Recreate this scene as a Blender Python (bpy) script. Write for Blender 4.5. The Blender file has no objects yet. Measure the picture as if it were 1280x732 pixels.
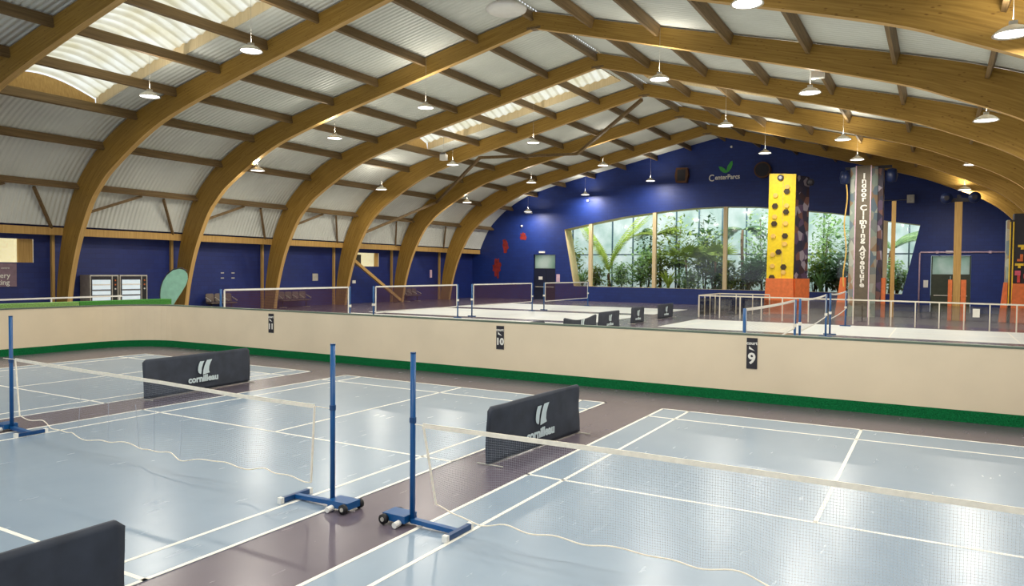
import bpy, bmesh, math, random
from mathutils import Vector, Matrix, noise
from mathutils.geometry import tessellate_polygon
R = random.Random(7)
S = bpy.context.scene
C = S.collection
PI = math.pi

# ---------------------------------------------------------------- materials
def lin(c):
    f = lambda v: v / 12.92 if v <= .04045 else ((v + .055) / 1.055) ** 2.4
    return tuple(f(x / 255) for x in c) + (1.0,)

def nodes(name):
    m = bpy.data.materials.new(name); m.use_nodes = True
    nt = m.node_tree
    return m, nt, nt.nodes['Principled BSDF'], nt.nodes, nt.links

def mat(name, c, rough=.6, metal=0, spec=.5, var=.06, scale=6., bump=0., coord='Object', stretch=None, emis=0):
    m, nt, b, N, L = nodes(name)
    b.inputs['Roughness'].default_value = rough
    b.inputs['Metallic'].default_value = metal
    b.inputs['Specular IOR Level'].default_value = spec
    tc = N.new('ShaderNodeTexCoord'); mp = N.new('ShaderNodeMapping')
    if stretch: mp.inputs['Scale'].default_value = stretch
    L.new(tc.outputs[coord], mp.inputs[0])
    nz = N.new('ShaderNodeTexNoise'); nz.inputs['Scale'].default_value = scale; nz.inputs['Detail'].default_value = 4
    L.new(mp.outputs[0], nz.inputs['Vector'])
    cr = N.new('ShaderNodeValToRGB')
    l = lin(c)
    cr.color_ramp.elements[0].position = .3; cr.color_ramp.elements[1].position = .7
    cr.color_ramp.elements[0].color = tuple(max(0, x * (1 - var * 2)) for x in l[:3]) + (1,)
    cr.color_ramp.elements[1].color = tuple(min(1, x * (1 + var * 2)) for x in l[:3]) + (1,)
    L.new(nz.outputs['Fac'], cr.inputs[0]); L.new(cr.outputs[0], b.inputs['Base Color'])
    if bump:
        bp = N.new('ShaderNodeBump'); bp.inputs['Strength'].default_value = bump; bp.inputs['Distance'].default_value = .02
        L.new(nz.outputs['Fac'], bp.inputs['Height']); L.new(bp.outputs[0], b.inputs['Normal'])
    if emis:
        b.inputs['Emission Color'].default_value = l; b.inputs['Emission Strength'].default_value = emis
    return m

def wood(name, c1, c2, coord='UV', sc=(.35, 9, 9), knots=True):
    m, nt, b, N, L = nodes(name)
    b.inputs['Roughness'].default_value = .55; b.inputs['Specular IOR Level'].default_value = .3
    tc = N.new('ShaderNodeTexCoord'); mp = N.new('ShaderNodeMapping'); mp.inputs['Scale'].default_value = sc
    L.new(tc.outputs[coord], mp.inputs[0])
    nz = N.new('ShaderNodeTexNoise'); nz.inputs['Scale'].default_value = 2.2; nz.inputs['Detail'].default_value = 6
    L.new(mp.outputs[0], nz.inputs['Vector'])
    cr = N.new('ShaderNodeValToRGB'); e = cr.color_ramp.elements
    e[0].position, e[1].position = .32, .68; e[0].color, e[1].color = lin(c1), lin(c2)
    L.new(nz.outputs['Fac'], cr.inputs[0])
    out = cr.outputs[0]
    if knots:
        mp2 = N.new('ShaderNodeMapping'); mp2.inputs['Scale'].default_value = (2.6, 7.5, 7.5)
        L.new(tc.outputs[coord], mp2.inputs[0])
        vo = N.new('ShaderNodeTexVoronoi'); vo.inputs['Scale'].default_value = 1.3
        L.new(mp2.outputs[0], vo.inputs['Vector'])
        k = N.new('ShaderNodeValToRGB'); ke = k.color_ramp.elements
        ke[0].position, ke[1].position = .07, .17; ke[0].color = (.42, .3, .2, 1); ke[1].color = (1, 1, 1, 1)
        L.new(vo.outputs['Distance'], k.inputs[0])
        mx = N.new('ShaderNodeMix'); mx.data_type = 'RGBA'; mx.blend_type = 'MULTIPLY'; mx.inputs[0].default_value = .8
        L.new(out, mx.inputs[6]); L.new(k.outputs[0], mx.inputs[7]); out = mx.outputs[2]
    L.new(out, b.inputs['Base Color'])
    return m

def glossy_floor(name, c, c2, rough=.3, spec=.5):
    m, nt, b, N, L = nodes(name)
    b.inputs['Specular IOR Level'].default_value = spec
    tc = N.new('ShaderNodeTexCoord')
    nz = N.new('ShaderNodeTexNoise'); nz.inputs['Scale'].default_value = .5; nz.inputs['Detail'].default_value = 5
    L.new(tc.outputs['Object'], nz.inputs['Vector'])
    cr = N.new('ShaderNodeValToRGB'); e = cr.color_ramp.elements
    e[0].position, e[1].position = .3, .7; e[0].color, e[1].color = lin(c), lin(c2)
    L.new(nz.outputs['Fac'], cr.inputs[0]); L.new(cr.outputs[0], b.inputs['Base Color'])
    n2 = N.new('ShaderNodeTexNoise'); n2.inputs['Scale'].default_value = 3.; n2.inputs['Detail'].default_value = 6
    mp = N.new('ShaderNodeMapping'); mp.inputs['Scale'].default_value = (3, .6, 1)
    L.new(tc.outputs['Object'], mp.inputs[0]); L.new(mp.outputs[0], n2.inputs['Vector'])
    mr = N.new('ShaderNodeMapRange'); mr.inputs[3].default_value = rough * .85; mr.inputs[4].default_value = rough * 1.15
    L.new(n2.outputs['Fac'], mr.inputs[0]); L.new(mr.outputs[0], b.inputs['Roughness'])
    return m

def brick(name, c, c2, mortar, ax):
    # painted blockwork; ax 'X' wall runs along X, 'Y' along Y
    m, nt, b, N, L = nodes(name)
    b.inputs['Roughness'].default_value = .5
    tc = N.new('ShaderNodeTexCoord'); mp = N.new('ShaderNodeMapping')
    mp.inputs['Rotation'].default_value = (PI / 2, 0, 0) if ax == 'X' else (PI / 2, 0, PI / 2)
    if ax == 'Y':
        sp = N.new('ShaderNodeSeparateXYZ'); cb = N.new('ShaderNodeCombineXYZ')
        L.new(tc.outputs['Object'], sp.inputs[0]); L.new(sp.outputs[1], cb.inputs[0]); L.new(sp.outputs[2], cb.inputs[1])
        vec = cb.outputs[0]
    else:
        sp = N.new('ShaderNodeSeparateXYZ'); cb = N.new('ShaderNodeCombineXYZ')
        L.new(tc.outputs['Object'], sp.inputs[0]); L.new(sp.outputs[0], cb.inputs[0]); L.new(sp.outputs[2], cb.inputs[1])
        vec = cb.outputs[0]
    br = N.new('ShaderNodeTexBrick'); br.inputs['Scale'].default_value = 1
    br.inputs['Brick Width'].default_value = .45; br.inputs['Row Height'].default_value = .225
    br.inputs['Mortar Size'].default_value = .008
    br.inputs['Color1'].default_value = lin(c); br.inputs['Color2'].default_value = lin(c2); br.inputs['Mortar'].default_value = lin(mortar)
    L.new(vec, br.inputs['Vector'])
    nz = N.new('ShaderNodeTexNoise'); nz.inputs['Scale'].default_value = .6; nz.inputs['Detail'].default_value = 3
    L.new(tc.outputs['Object'], nz.inputs['Vector'])
    mx = N.new('ShaderNodeMix'); mx.data_type = 'RGBA'; mx.blend_type = 'MULTIPLY'; mx.inputs[0].default_value = .35
    L.new(br.outputs['Color'], mx.inputs[6]); L.new(nz.outputs['Fac'], mx.inputs[7])
    L.new(mx.outputs[2], b.inputs['Base Color'])
    bp = N.new('ShaderNodeBump'); bp.inputs['Strength'].default_value = .25; bp.inputs['Distance'].default_value = .01; bp.invert = True
    L.new(br.outputs['Fac'], bp.inputs['Height']); L.new(bp.outputs[0], b.inputs['Normal'])
    return m

def translucent(name, c, c2, amt=.85, scale=2., stretch=(1, 1, 1), stripes=0):
    m, nt, b, N, L = nodes(name)
    N.remove(b)
    out = N['Material Output']
    tc = N.new('ShaderNodeTexCoord'); mp = N.new('ShaderNodeMapping'); mp.inputs['Scale'].default_value = stretch
    L.new(tc.outputs['Object'], mp.inputs[0])
    nz = N.new('ShaderNodeTexNoise'); nz.inputs['Scale'].default_value = scale; nz.inputs['Detail'].default_value = 5
    L.new(mp.outputs[0], nz.inputs['Vector'])
    cr = N.new('ShaderNodeValToRGB'); e = cr.color_ramp.elements
    e[0].position, e[1].position = .35, .65; e[0].color, e[1].color = lin(c), lin(c2)
    L.new(nz.outputs['Fac'], cr.inputs[0])
    t = N.new('ShaderNodeBsdfTranslucent'); d = N.new('ShaderNodeBsdfDiffuse'); mx = N.new('ShaderNodeMixShader')
    col = cr.outputs[0]
    if stripes:      # light and dark bands of the corrugation, painted into the colour
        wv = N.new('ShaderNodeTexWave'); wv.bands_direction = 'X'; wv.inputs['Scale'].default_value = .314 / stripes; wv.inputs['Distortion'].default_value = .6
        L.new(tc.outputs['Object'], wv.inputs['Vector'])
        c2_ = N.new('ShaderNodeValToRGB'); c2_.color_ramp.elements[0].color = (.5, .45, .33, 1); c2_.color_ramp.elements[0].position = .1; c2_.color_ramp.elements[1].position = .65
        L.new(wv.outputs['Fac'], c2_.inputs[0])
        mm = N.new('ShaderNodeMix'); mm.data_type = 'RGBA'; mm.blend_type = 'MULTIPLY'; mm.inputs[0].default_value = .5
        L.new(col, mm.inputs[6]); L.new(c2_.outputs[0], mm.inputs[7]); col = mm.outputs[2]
    L.new(col, t.inputs[0]); L.new(col, d.inputs[0])
    mx.inputs[0].default_value = amt
    L.new(d.outputs[0], mx.inputs[1]); L.new(t.outputs[0], mx.inputs[2])
    L.new(mx.outputs[0], out.inputs[0])
    return m

def clear_glass(name, tint=(235, 245, 240), refl=.07):
    m, nt, b, N, L = nodes(name)
    N.remove(b); out = N['Material Output']
    t = N.new('ShaderNodeBsdfTransparent'); t.inputs[0].default_value = lin(tint)
    g = N.new('ShaderNodeBsdfGlossy'); g.inputs['Roughness'].default_value = .05
    fr = N.new('ShaderNodeTexNoise'); fr.inputs['Scale'].default_value = 1.5
    mr = N.new('ShaderNodeMapRange'); mr.inputs[3].default_value = refl * .6; mr.inputs[4].default_value = refl * 1.4
    L.new(fr.outputs['Fac'], mr.inputs[0])
    mx = N.new('ShaderNodeMixShader'); L.new(mr.outputs[0], mx.inputs[0])
    L.new(t.outputs[0], mx.inputs[1]); L.new(g.outputs[0], mx.inputs[2]); L.new(mx.outputs[0], out.inputs[0])
    return m

def leafmat(name, c1, c2):
    m = mat(name, c1, rough=.5, var=.25, scale=1.3)
    cr = [n for n in m.node_tree.nodes if n.type == 'VALTORGB'][0]
    cr.color_ramp.elements[0].color = lin(c1); cr.color_ramp.elements[1].color = lin(c2)
    nt = m.node_tree; N, L = nt.nodes, nt.links
    t = N.new('ShaderNodeBsdfTranslucent'); mx = N.new('ShaderNodeMixShader'); mx.inputs[0].default_value = .45
    L.new(cr.outputs[0], t.inputs[0]); L.new(N['Principled BSDF'].outputs[0], mx.inputs[1]); L.new(t.outputs[0], mx.inputs[2])
    L.new(mx.outputs[0], N['Material Output'].inputs[0])
    return m

def patchwork(name, cols, scale=2.2, base=None, dens=.5):
    m, nt, b, N, L = nodes(name)
    b.inputs['Roughness'].default_value = .6
    tc = N.new('ShaderNodeTexCoord')
    vo = N.new('ShaderNodeTexVoronoi'); vo.inputs['Scale'].default_value = scale
    L.new(tc.outputs['Object'], vo.inputs['Vector'])
    sp = N.new('ShaderNodeSeparateColor'); L.new(vo.outputs['Color'], sp.inputs[0])
    cr = N.new('ShaderNodeValToRGB'); cr.color_ramp.interpolation = 'CONSTANT'
    e = cr.color_ramp.elements
    while len(e) < len(cols): e.new(.5)
    for i, c in enumerate(cols): e[i].position = i / len(cols); e[i].color = lin(c)
    L.new(sp.outputs[0], cr.inputs[0]); L.new(cr.outputs[0], b.inputs['Base Color'])
    return m

M = dict(
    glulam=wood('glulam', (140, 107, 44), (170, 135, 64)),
    lit_soffit=wood('glulam_lit_soffit', (184, 146, 84), (206, 170, 108), knots=False),  # paler than the arch sides: floor bounce painted into the colour
    purlin=wood('purlin_timber', (104, 84, 54), (134, 110, 74), 'Object', (9, .35, 9), False),
    lath=wood('pale_timber', (180, 142, 80), (202, 164, 98), 'Object', (9, 9, .5), False),
    cream_wood=wood('cream_timber', (214, 192, 150), (228, 208, 168), 'Object', (7, 7, .5), False),
    sheet=mat('roof_sheet', (214, 217, 208), .5, var=.03, scale=.7),
    floor=glossy_floor('dark_floor', (90, 82, 96), (104, 96, 106), .26, .45),
    court=glossy_floor('blue_court', (134, 153, 172), (146, 164, 181), .26, .5),
    pale=glossy_floor('pale_court', (206, 212, 212), (216, 220, 218), .4, .5),
    line=mat('white_line', (238, 236, 226), .5, var=.03),
    cream=mat('cream_board', (232, 216, 186), .55, var=.03, scale=.8),
    turf=mat('green_carpet', (18, 104, 58), .95, var=.22, scale=60, bump=.4, spec=.1),
    turf_l=mat('light_green_carpet', (128, 168, 98), .95, var=.2, scale=40, spec=.1),
    turf_m=mat('mid_green_carpet', (76, 140, 66), .95, var=.2, scale=40, spec=.1),
    cap=mat('green_grey_cap', (92, 108, 92), .5),
    blue_g=brick('blue_gable_block', (24, 50, 126), (26, 55, 134), (20, 44, 112), 'X'),
    blue_s=brick('blue_side_block', (26, 44, 116), (28, 49, 124), (22, 38, 100), 'Y'),
    post=mat('blue_paint', (10, 80, 138), .35, var=.03),
    postd=mat('dark_blue_paint', (14, 64, 114), .35, var=.03),
    white=mat('white_plastic', (236, 234, 226), .45, var=.02),
    tape=mat('net_tape', (244, 234, 214), .7, var=.04, scale=20),
    net=mat('net_cord', (178, 184, 194), .8, var=.03),
    netd=mat('maroon_net_cord', (74, 40, 62), .8, var=.03),
    netl=mat('clear_net_cord', (160, 150, 145), .8, var=.03),
    black=mat('black_rubber', (24, 24, 26), .6),
    grey=mat('grey_metal', (128, 130, 132), .4, .6),
    lightgrey=mat('light_grey_metal', (196, 192, 180), .4, .3),
    rail=mat('cream_rail_paint', (226, 220, 204), .4, var=.02),
    cloth=mat('charcoal_cloth', (54, 60, 72), .75, var=.1, scale=5, bump=.2),
    logo=mat('pale_print', (206, 222, 226), .6, var=.02),
    yellow=mat('yellow_panel', (236, 206, 22), .5, var=.04),
    orange=mat('orange_pad', (222, 116, 60), .6, var=.06),
    dark=mat('dark_panel', (38, 36, 44), .6),
    charcoal=mat('charcoal_panel', (104, 94, 78), .6),
    bluebox=mat('blue_device', (22, 38, 78), .4),
    brown=mat('brown_box', (92, 58, 34), .6),
    red=mat('red_paint', (132, 34, 30), .6, var=.2, scale=3),
    doorn=mat('navy_door', (18, 26, 52), .5),
    doorg=mat('green_door', (58, 66, 50), .5),
    pink=mat('pale_pink_pipe', (222, 190, 206), .4),
    purple=mat('mauve_sign', (136, 112, 124), .6),
    roomcream_glow=mat('room_cream_glow', (232, 228, 206), .7, emis=.3),  # room walls glow by themselves, in place of lamps inside
    vend=mat('vending_glow', (200, 214, 222), .3, emis=.5, var=.05),
    soil=mat('soil', (70, 60, 44), .9, var=.2, scale=8),
    bark=mat('bark', (86, 66, 44), .9, var=.2, scale=10),
    mull=mat('steel_mullion', (58, 84, 94), .4, .3),
    flag=mat('mint_flag', (142, 192, 170), .7, var=.05),
    seat=mat('taupe_seat', (104, 92, 84), .6),
    lens=mat('lamp_lens', (255, 250, 238), .4, emis=5),
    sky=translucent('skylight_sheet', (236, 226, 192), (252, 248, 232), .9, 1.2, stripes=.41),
    fog=translucent('misted_pane', (190, 214, 200), (248, 252, 246), .9, .8, (1, 1, .8)),
    glass=clear_glass('window_glass', (238, 246, 242), .05),
    rglass=clear_glass('balustrade_glass', (206, 204, 196), .10),
    rock=patchwork('climbing_rock', [(52, 44, 60), (84, 66, 92), (60, 40, 44), (150, 140, 150), (40, 38, 60), (110, 74, 66)], 2.6),
    rock2=patchwork('mosaic_side', [(160, 176, 164), (178, 172, 156), (140, 148, 146), (166, 140, 112), (120, 140, 152), (190, 196, 184)], 2.0),
    palm=leafmat('palm_leaf', (126, 156, 60), (190, 204, 96)),
    fan=leafmat('fan_leaf', (92, 120, 54), (150, 166, 78)),
    shrub=leafmat('shrub_leaf', (104, 146, 88), (172, 198, 140)),
    darkleaf=leafmat('dark_leaf', (52, 86, 58), (104, 138, 96)),
    lime=leafmat('lime_leaf', (150, 180, 60), (206, 216, 104)),
    logog=mat('green_leaf_logo', (64, 168, 72), .5),
    hold_y=mat('yellow_hold', (240, 200, 50), .5), hold_r=mat('red_hold', (206, 66, 60), .5), hold_b=mat('blue_hold', (40, 70, 170), .5),
    hold_o=mat('orange_hold', (214, 110, 50), .5), hold_g=mat('green_hold', (90, 170, 90), .5), hold_p=mat('pink_hold', (214, 90, 110), .5),
    hold_d=mat('brown_hold', (58, 44, 22), .5), hold_t=mat('tan_hold', (226, 186, 96), .6),
)

# ---------------------------------------------------------------- mesh builder
class MB:
    def __init__(s): s.v = []; s.f = []; s.uv = None
    def add(s, vs, fs):
        o = len(s.v); s.v += [tuple(v) for v in vs]; s.f += [tuple(i + o for i in f) for f in fs]; return s
    def box(s, x0, x1, y0, y1, z0, z1):
        return s.add([(x, y, z) for z in (z0, z1) for y in (y0, y1) for x in (x0, x1)],
                     [(0, 2, 3, 1), (4, 5, 7, 6), (0, 1, 5, 4), (2, 6, 7, 3), (0, 4, 6, 2), (1, 3, 7, 5)])
    def bar(s, p, q, w, h, up=(0, 0, 1)):
        p, q = Vector(p), Vector(q); d = (q - p).normalized(); u = Vector(up)
        if abs(d.dot(u)) > .98: u = Vector((1, 0, 0))
        a = d.cross(u).normalized(); b = a.cross(d)
        vs = [e + a * (i * w / 2) + b * (j * h / 2) for e in (p, q) for j in (-1, 1) for i in (-1, 1)]
        return s.add(vs, [(0, 2, 3, 1), (4, 5, 7, 6), (0, 1, 5, 4), (2, 6, 7, 3), (0, 4, 6, 2), (1, 3, 7, 5)])
    def tube(s, pts, r, n=8, cap=True):
        pts = [Vector(p) for p in pts]; o = len(s.v); k = len(pts)
        rs = r if isinstance(r, (list, tuple)) else [r] * k
        prev = None
        for i, p in enumerate(pts):
            d = (pts[min(i + 1, k - 1)] - pts[max(i - 1, 0)]).normalized()
            if prev is None:
                u = Vector((0, 0, 1)) if abs(d.z) < .9 else Vector((1, 0, 0))
                a = d.cross(u).normalized()
            else:
                a = (prev - d * prev.dot(d)).normalized()
            prev = a; b = d.cross(a)
            for j in range(n):
                t = 2 * PI * j / n
                s.v.append(tuple(p + (a * math.cos(t) + b * math.sin(t)) * rs[i]))
        for i in range(k - 1):
            for j in range(n):
                j2 = (j + 1) % n
                s.f.append((o + i * n + j, o + i * n + j2, o + (i + 1) * n + j2, o + (i + 1) * n + j))
        if cap:
            s.f.append(tuple(o + j for j in range(n))[::-1]); s.f.append(tuple(o + (k - 1) * n + j for j in range(n)))
        return s
    def lathe(s, c, prof, n=20):
        o = len(s.v); k = len(prof)
        for r, z in prof:
            for j in range(n):
                t = 2 * PI * j / n; s.v.append((c[0] + r * math.cos(t), c[1] + r * math.sin(t), c[2] + z))
        for i in range(k - 1):
            for j in range(n):
                j2 = (j + 1) % n
                s.f.append((o + i * n + j, o + i * n + j2, o + (i + 1) * n + j2, o + (i + 1) * n + j))
        if prof[0][0] > 1e-4: s.f.append(tuple(o + j for j in range(n))[::-1])
        if prof[-1][0] > 1e-4: s.f.append(tuple(o + (k - 1) * n + j for j in range(n)))
        return s
    def prism(s, poly, fn, d):
        # poly: 2D outline; fn(u,v,w) -> 3D; extruded w 0..d
        n = len(poly)
        vs = [fn(u, v, 0) for u, v in poly] + [fn(u, v, d) for u, v in poly]
        fs = [tuple(range(n))[::-1], tuple(range(n, 2 * n))] + [(i, (i + 1) % n, n + (i + 1) % n, n + i) for i in range(n)]
        return s.add(vs, fs)
    def build(s, name, m, parent=None, smooth=False, base=None):
        off = Vector(base) if base else (parent_loc(parent) if parent else Vector((0, 0, 0)))
        me = bpy.data.meshes.new(name)
        me.from_pydata([tuple(Vector(v) - off) for v in s.v], [], s.f)
        me.materials.append(M[m] if isinstance(m, str) else m)
        if s.uv:
            ul = me.uv_layers.new(name='UVMap')
            for lp in me.loops: ul.data[lp.index].uv = s.uv[lp.vertex_index]
        bm = bmesh.new(); bm.from_mesh(me); bmesh.ops.recalc_face_normals(bm, faces=bm.faces); bm.to_mesh(me); bm.free()
        if smooth:
            for p in me.polygons: p.use_smooth = True
        o = bpy.data.objects.new(name, me); C.objects.link(o)
        if parent: o.parent = parent
        elif base: o.location = base
        return o

def parent_loc(o):
    v = Vector((0, 0, 0))
    while o: v += o.location; o = o.parent
    return v

def tag(o, label, cat, group=None, kind=None):
    o['label'] = label; o['category'] = cat
    if group: o['group'] = group
    if kind: o['kind'] = kind
    return o
def thing(name, loc, label, cat, group=None):
    o = bpy.data.objects.new(name, None); C.objects.link(o); o.location = loc; o.empty_display_size = .2
    return tag(o, label, cat, group)
def struct(o):
    o['kind'] = 'structure'; return o
def copy_tree(o, loc, label):
    r = o.copy(); C.objects.link(r); r.location = loc; r['label'] = label
    for ch in o.children:
        c = ch.copy(); C.objects.link(c); c.parent = r
        for g in ch.children:
            d = g.copy(); C.objects.link(d); d.parent = c
    return r
def text(name, body, size, m, mtx, parent, extrude=.002, bold=0., align='CENTER', sx=1., sp=1., ls=1.):
    cu = bpy.data.curves.new(name, 'FONT'); cu.body = body; cu.size = size; cu.align_x = align; cu.align_y = 'CENTER'
    cu.extrude = extrude; cu.offset = bold; cu.space_character = sp; cu.space_line = ls; cu.resolution_u = 3
    t = bpy.data.objects.new('tmp', cu); C.objects.link(t)
    bpy.context.view_layer.update()
    me = bpy.data.meshes.new_from_object(t.evaluated_get(bpy.context.evaluated_depsgraph_get()))
    bpy.data.objects.remove(t); bpy.data.curves.remove(cu)
    me.transform(Matrix.Diagonal((sx, 1, 1, 1))); me.transform(mtx)
    me.transform(Matrix.Translation(-parent_loc(parent)))
    me.materials.clear(); me.materials.append(M[m]); me.name = name
    o = bpy.data.objects.new(name, me); C.objects.link(o); o.parent = parent
    return o
def frame(o, ex, ey):
    ex, ey = Vector(ex), Vector(ey); ez = ex.cross(ey)
    m = Matrix.Identity(4)
    for i in range(3): m[i][0], m[i][1], m[i][2], m[i][3] = ex[i], ey[i], ez[i], o[i]
    return m
ORD = ['first', 'second', 'third', 'fourth', 'fifth', 'sixth', 'seventh', 'eighth', 'ninth', 'tenth']

# ---------------------------------------------------------------- camera
cam = bpy.data.cameras.new('camera'); co = bpy.data.objects.new('camera', cam); C.objects.link(co); S.camera = co
YAW, PIT, ROL = -.52554, -.03053, .00924
Fv = Vector((math.sin(YAW) * math.cos(PIT), math.cos(YAW) * math.cos(PIT), math.sin(PIT)))
Rv = Vector((math.cos(YAW), -math.sin(YAW), 0)); Uv = Rv.cross(Fv)
R2 = Rv * math.cos(ROL) + Uv * math.sin(ROL); U2 = -Rv * math.sin(ROL) + Uv * math.cos(ROL)
mw = Matrix.Identity(4)
for i in range(3): mw[i][0], mw[i][1], mw[i][2] = R2[i], U2[i], -Fv[i]
mw[0][3], mw[1][3], mw[2][3] = 3.9808, -5.2518, 2.3055
co.matrix_world = mw
cam.sensor_width = 36; cam.lens = 917.9967 / 1280 * 36; cam.clip_start = .05; cam.clip_end = 300

# ---------------------------------------------------------------- profiles of the hall
XR = -9.0                      # ridge
A = lambda k: 18.64 + 5.816 * (k - 2)
YG = 46.6                      # gable wall
YB = -13.0                     # open end behind the viewer
OUT = {-1: [(0, 11.75), (3.9, 10.95), (7.1, 10.25), (10.7, 9.5), (13.75, 8.8), (15.8, 8.15), (17.4, 7.3), (18.6, 6.35), (19.4, 5.4), (20.2, 3.7), (20.6, 1.9), (20.75, .6), (20.8, 0)],
       1: [(0, 11.75), (1, 11.48), (4, 10.65), (8.2, 9.55), (11.8, 8.6), (14.0, 7.95), (15.6, 7.3), (16.8, 6.55), (17.8, 5.4), (18.5, 3.7), (18.75, 1.9), (18.8, .6), (18.8, 0)]}
INN = {-1: [(0, 11.15), (2.4, 10.6), (6.3, 9.72), (10.7, 8.7), (13.75, 7.8), (16.5, 6.4), (17.5, 5.65), (18.2, 4.9), (19.05, 3.4), (19.6, 1.9), (19.9, .6), (20, 0)],
       1: [(0, 11.15), (4, 10.05), (8.2, 8.85), (11.7, 7.8), (13.1, 7.25), (15, 6.35), (16.2, 5.4), (17.2, 3.9), (17.7, 2), (17.95, .6), (18, 0)]}
def dense(pts, n=6):
    out = []
    for i in range(len(pts) - 1):
        p0 = pts[max(i - 1, 0)]; p1 = pts[i]; p2 = pts[i + 1]; p3 = pts[min(i + 2, len(pts) - 1)]
        if i == 0: p0 = (2 * p1[0] - p2[0], 2 * p1[1] - p2[1])
        for j in range(n):
            t = j / n
            out.append(tuple(.5 * (2 * p1[a] + (p2[a] - p0[a]) * t + (2 * p0[a] - 5 * p1[a] + 4 * p2[a] - p3[a]) * t * t + (3 * p1[a] - p0[a] - 3 * p2[a] + p3[a]) * t ** 3) for a in (0, 1)))
    out.append(pts[-1]); return out
OD = {s: dense(OUT[s]) for s in (-1, 1)}
def zout(s, d):
    q = OD[s]
    for i in range(len(q) - 1):
        if q[i][0] <= d <= q[i + 1][0]:
            t = (d - q[i][0]) / max(1e-6, q[i + 1][0] - q[i][0]); return q[i][1] + t * (q[i + 1][1] - q[i][1])
    return q[-1][1]
def resample(pts, n):
    L = [0]
    for a, b in zip(pts, pts[1:]): L.append(L[-1] + math.dist(a, b))
    out = []; j = 0
    for i in range(n + 1):
        t = L[-1] * i / n
        while j < len(L) - 2 and L[j + 1] < t: j += 1
        f = (t - L[j]) / max(1e-9, L[j + 1] - L[j])
        out.append((pts[j][0] + f * (pts[j + 1][0] - pts[j][0]), pts[j][1] + f * (pts[j + 1][1] - pts[j][1])))
    return out, L[-1]

# ---------------------------------------------------------------- setting: floor, walls, roof
struct(MB().box(-32, 12, YB, 47, -.12, 0).build('floor', 'floor'))

def court(x0, x1, y0, y1, along, m, ln=True, lw=.04, n=1):
    # along 'Y': court length runs along Y
    o = struct(MB().box(x0, x1, y0, y1, .0005, .004).build('floor_court', m))
    if not ln: return o
    b = MB(); z0, z1 = .004, .0065
    W = 6.1; cx, cy = (x0 + x1) / 2, (y0 + y1) / 2
    def r(u0, u1, v0, v1):   # u across the width, v along the length, from the court's middle
        if along == 'Y': b.box(cx + u0, cx + u1, cy + v0, cy + v1, z0, z1)
        else: b.box(cx + v0, cx + v1, cy + u0, cy + u1, z0, z1)
    h = lw / 2; hw = (x1 - x0) / 2 if along == 'Y' else (y1 - y0) / 2; hl = (y1 - y0) / 2 if along == 'Y' else (x1 - x0) / 2
    for s in (-1, 1):
        r(s * hw - (lw if s > 0 else 0), s * hw + (lw if s < 0 else 0), -hl, hl)
        u = s * (hw - .46); r(u - h, u + h, -hl, hl)
        r(-hw, hw, s * hl - (lw if s > 0 else 0), s * hl + (lw if s < 0 else 0))
        v = s * (hl - .76); r(-hw, hw, v - h, v + h)
        v = s * 1.98; r(-hw, hw, v - h, v + h)
        r(-h, h, min(s * 1.98, s * hl), max(s * 1.98, s * hl))
    b.build('court_lines', 'line', o)
    return o
for x0 in (0, -7.108, -14.216): court(x0, x0 + 6.1, -6.7, 6.7, 'Y', 'court')
for y0, y1 in ((10.5, 16.6), (17.95, 24.05), (25.25, 31.4), (33.0, 39.2)): court(-22.7, -9.3, y0, y1, 'X', 'pale')
for y0, y1 in ((10.4, 16.6), (17.45, 23.5), (24.55, 30.4)): court(-6.2, 7.2, y0, y1, 'X', 'pale')

# roof sheet, corrugated down the slope, left open where the barrel skylights sit
SKY = [(-1, 2.0, 15.2, A(0) + .3, A(0) + 4.3), (-1, .7, 12.4, A(3) + .3, A(3) + 4.3), (1, .7, 9.6, A(3) + .3, A(3) + 4.3),
       (-1, .7, 7.2, A(6) + .25, A(6) + 1.5)]
def roof():
    b = MB(); st = .05; ny = int((YG - YB) / st)
    for s in (-1, 1):
        ds = sorted(set([d for d, z in OD[s] if z > 3.7] + [d for q in SKY if q[0] == s for d in q[1:3]]))
        ds = [d for i, d in enumerate(ds) if i == 0 or d - ds[i - 1] > 1e-4]
        o = len(b.v); n = len(ds)
        for iy in range(ny + 1):
            y = YB + iy * st
            w = .017 * (1 if iy % 4 in (0, 1) else -1)
            for d in ds: b.v.append((XR + s * (d + (.07 if d > 15 else .02) + (w if d > 18 else 0)), y, zout(s, d) + .07 + (w if d <= 18 else 0)))
        for iy in range(ny):
            y = YB + (iy + .5) * st
            for i in range(n - 1):
                dm = (ds[i] + ds[i + 1]) / 2
                if any(q[0] == s and q[1] < dm < q[2] and q[3] < y < q[4] for q in SKY): continue
                p = o + iy * n + i; b.f.append((p, p + 1, p + n + 1, p + n))
    return b
struct(roof().build('ceiling', 'sheet'))

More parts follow.
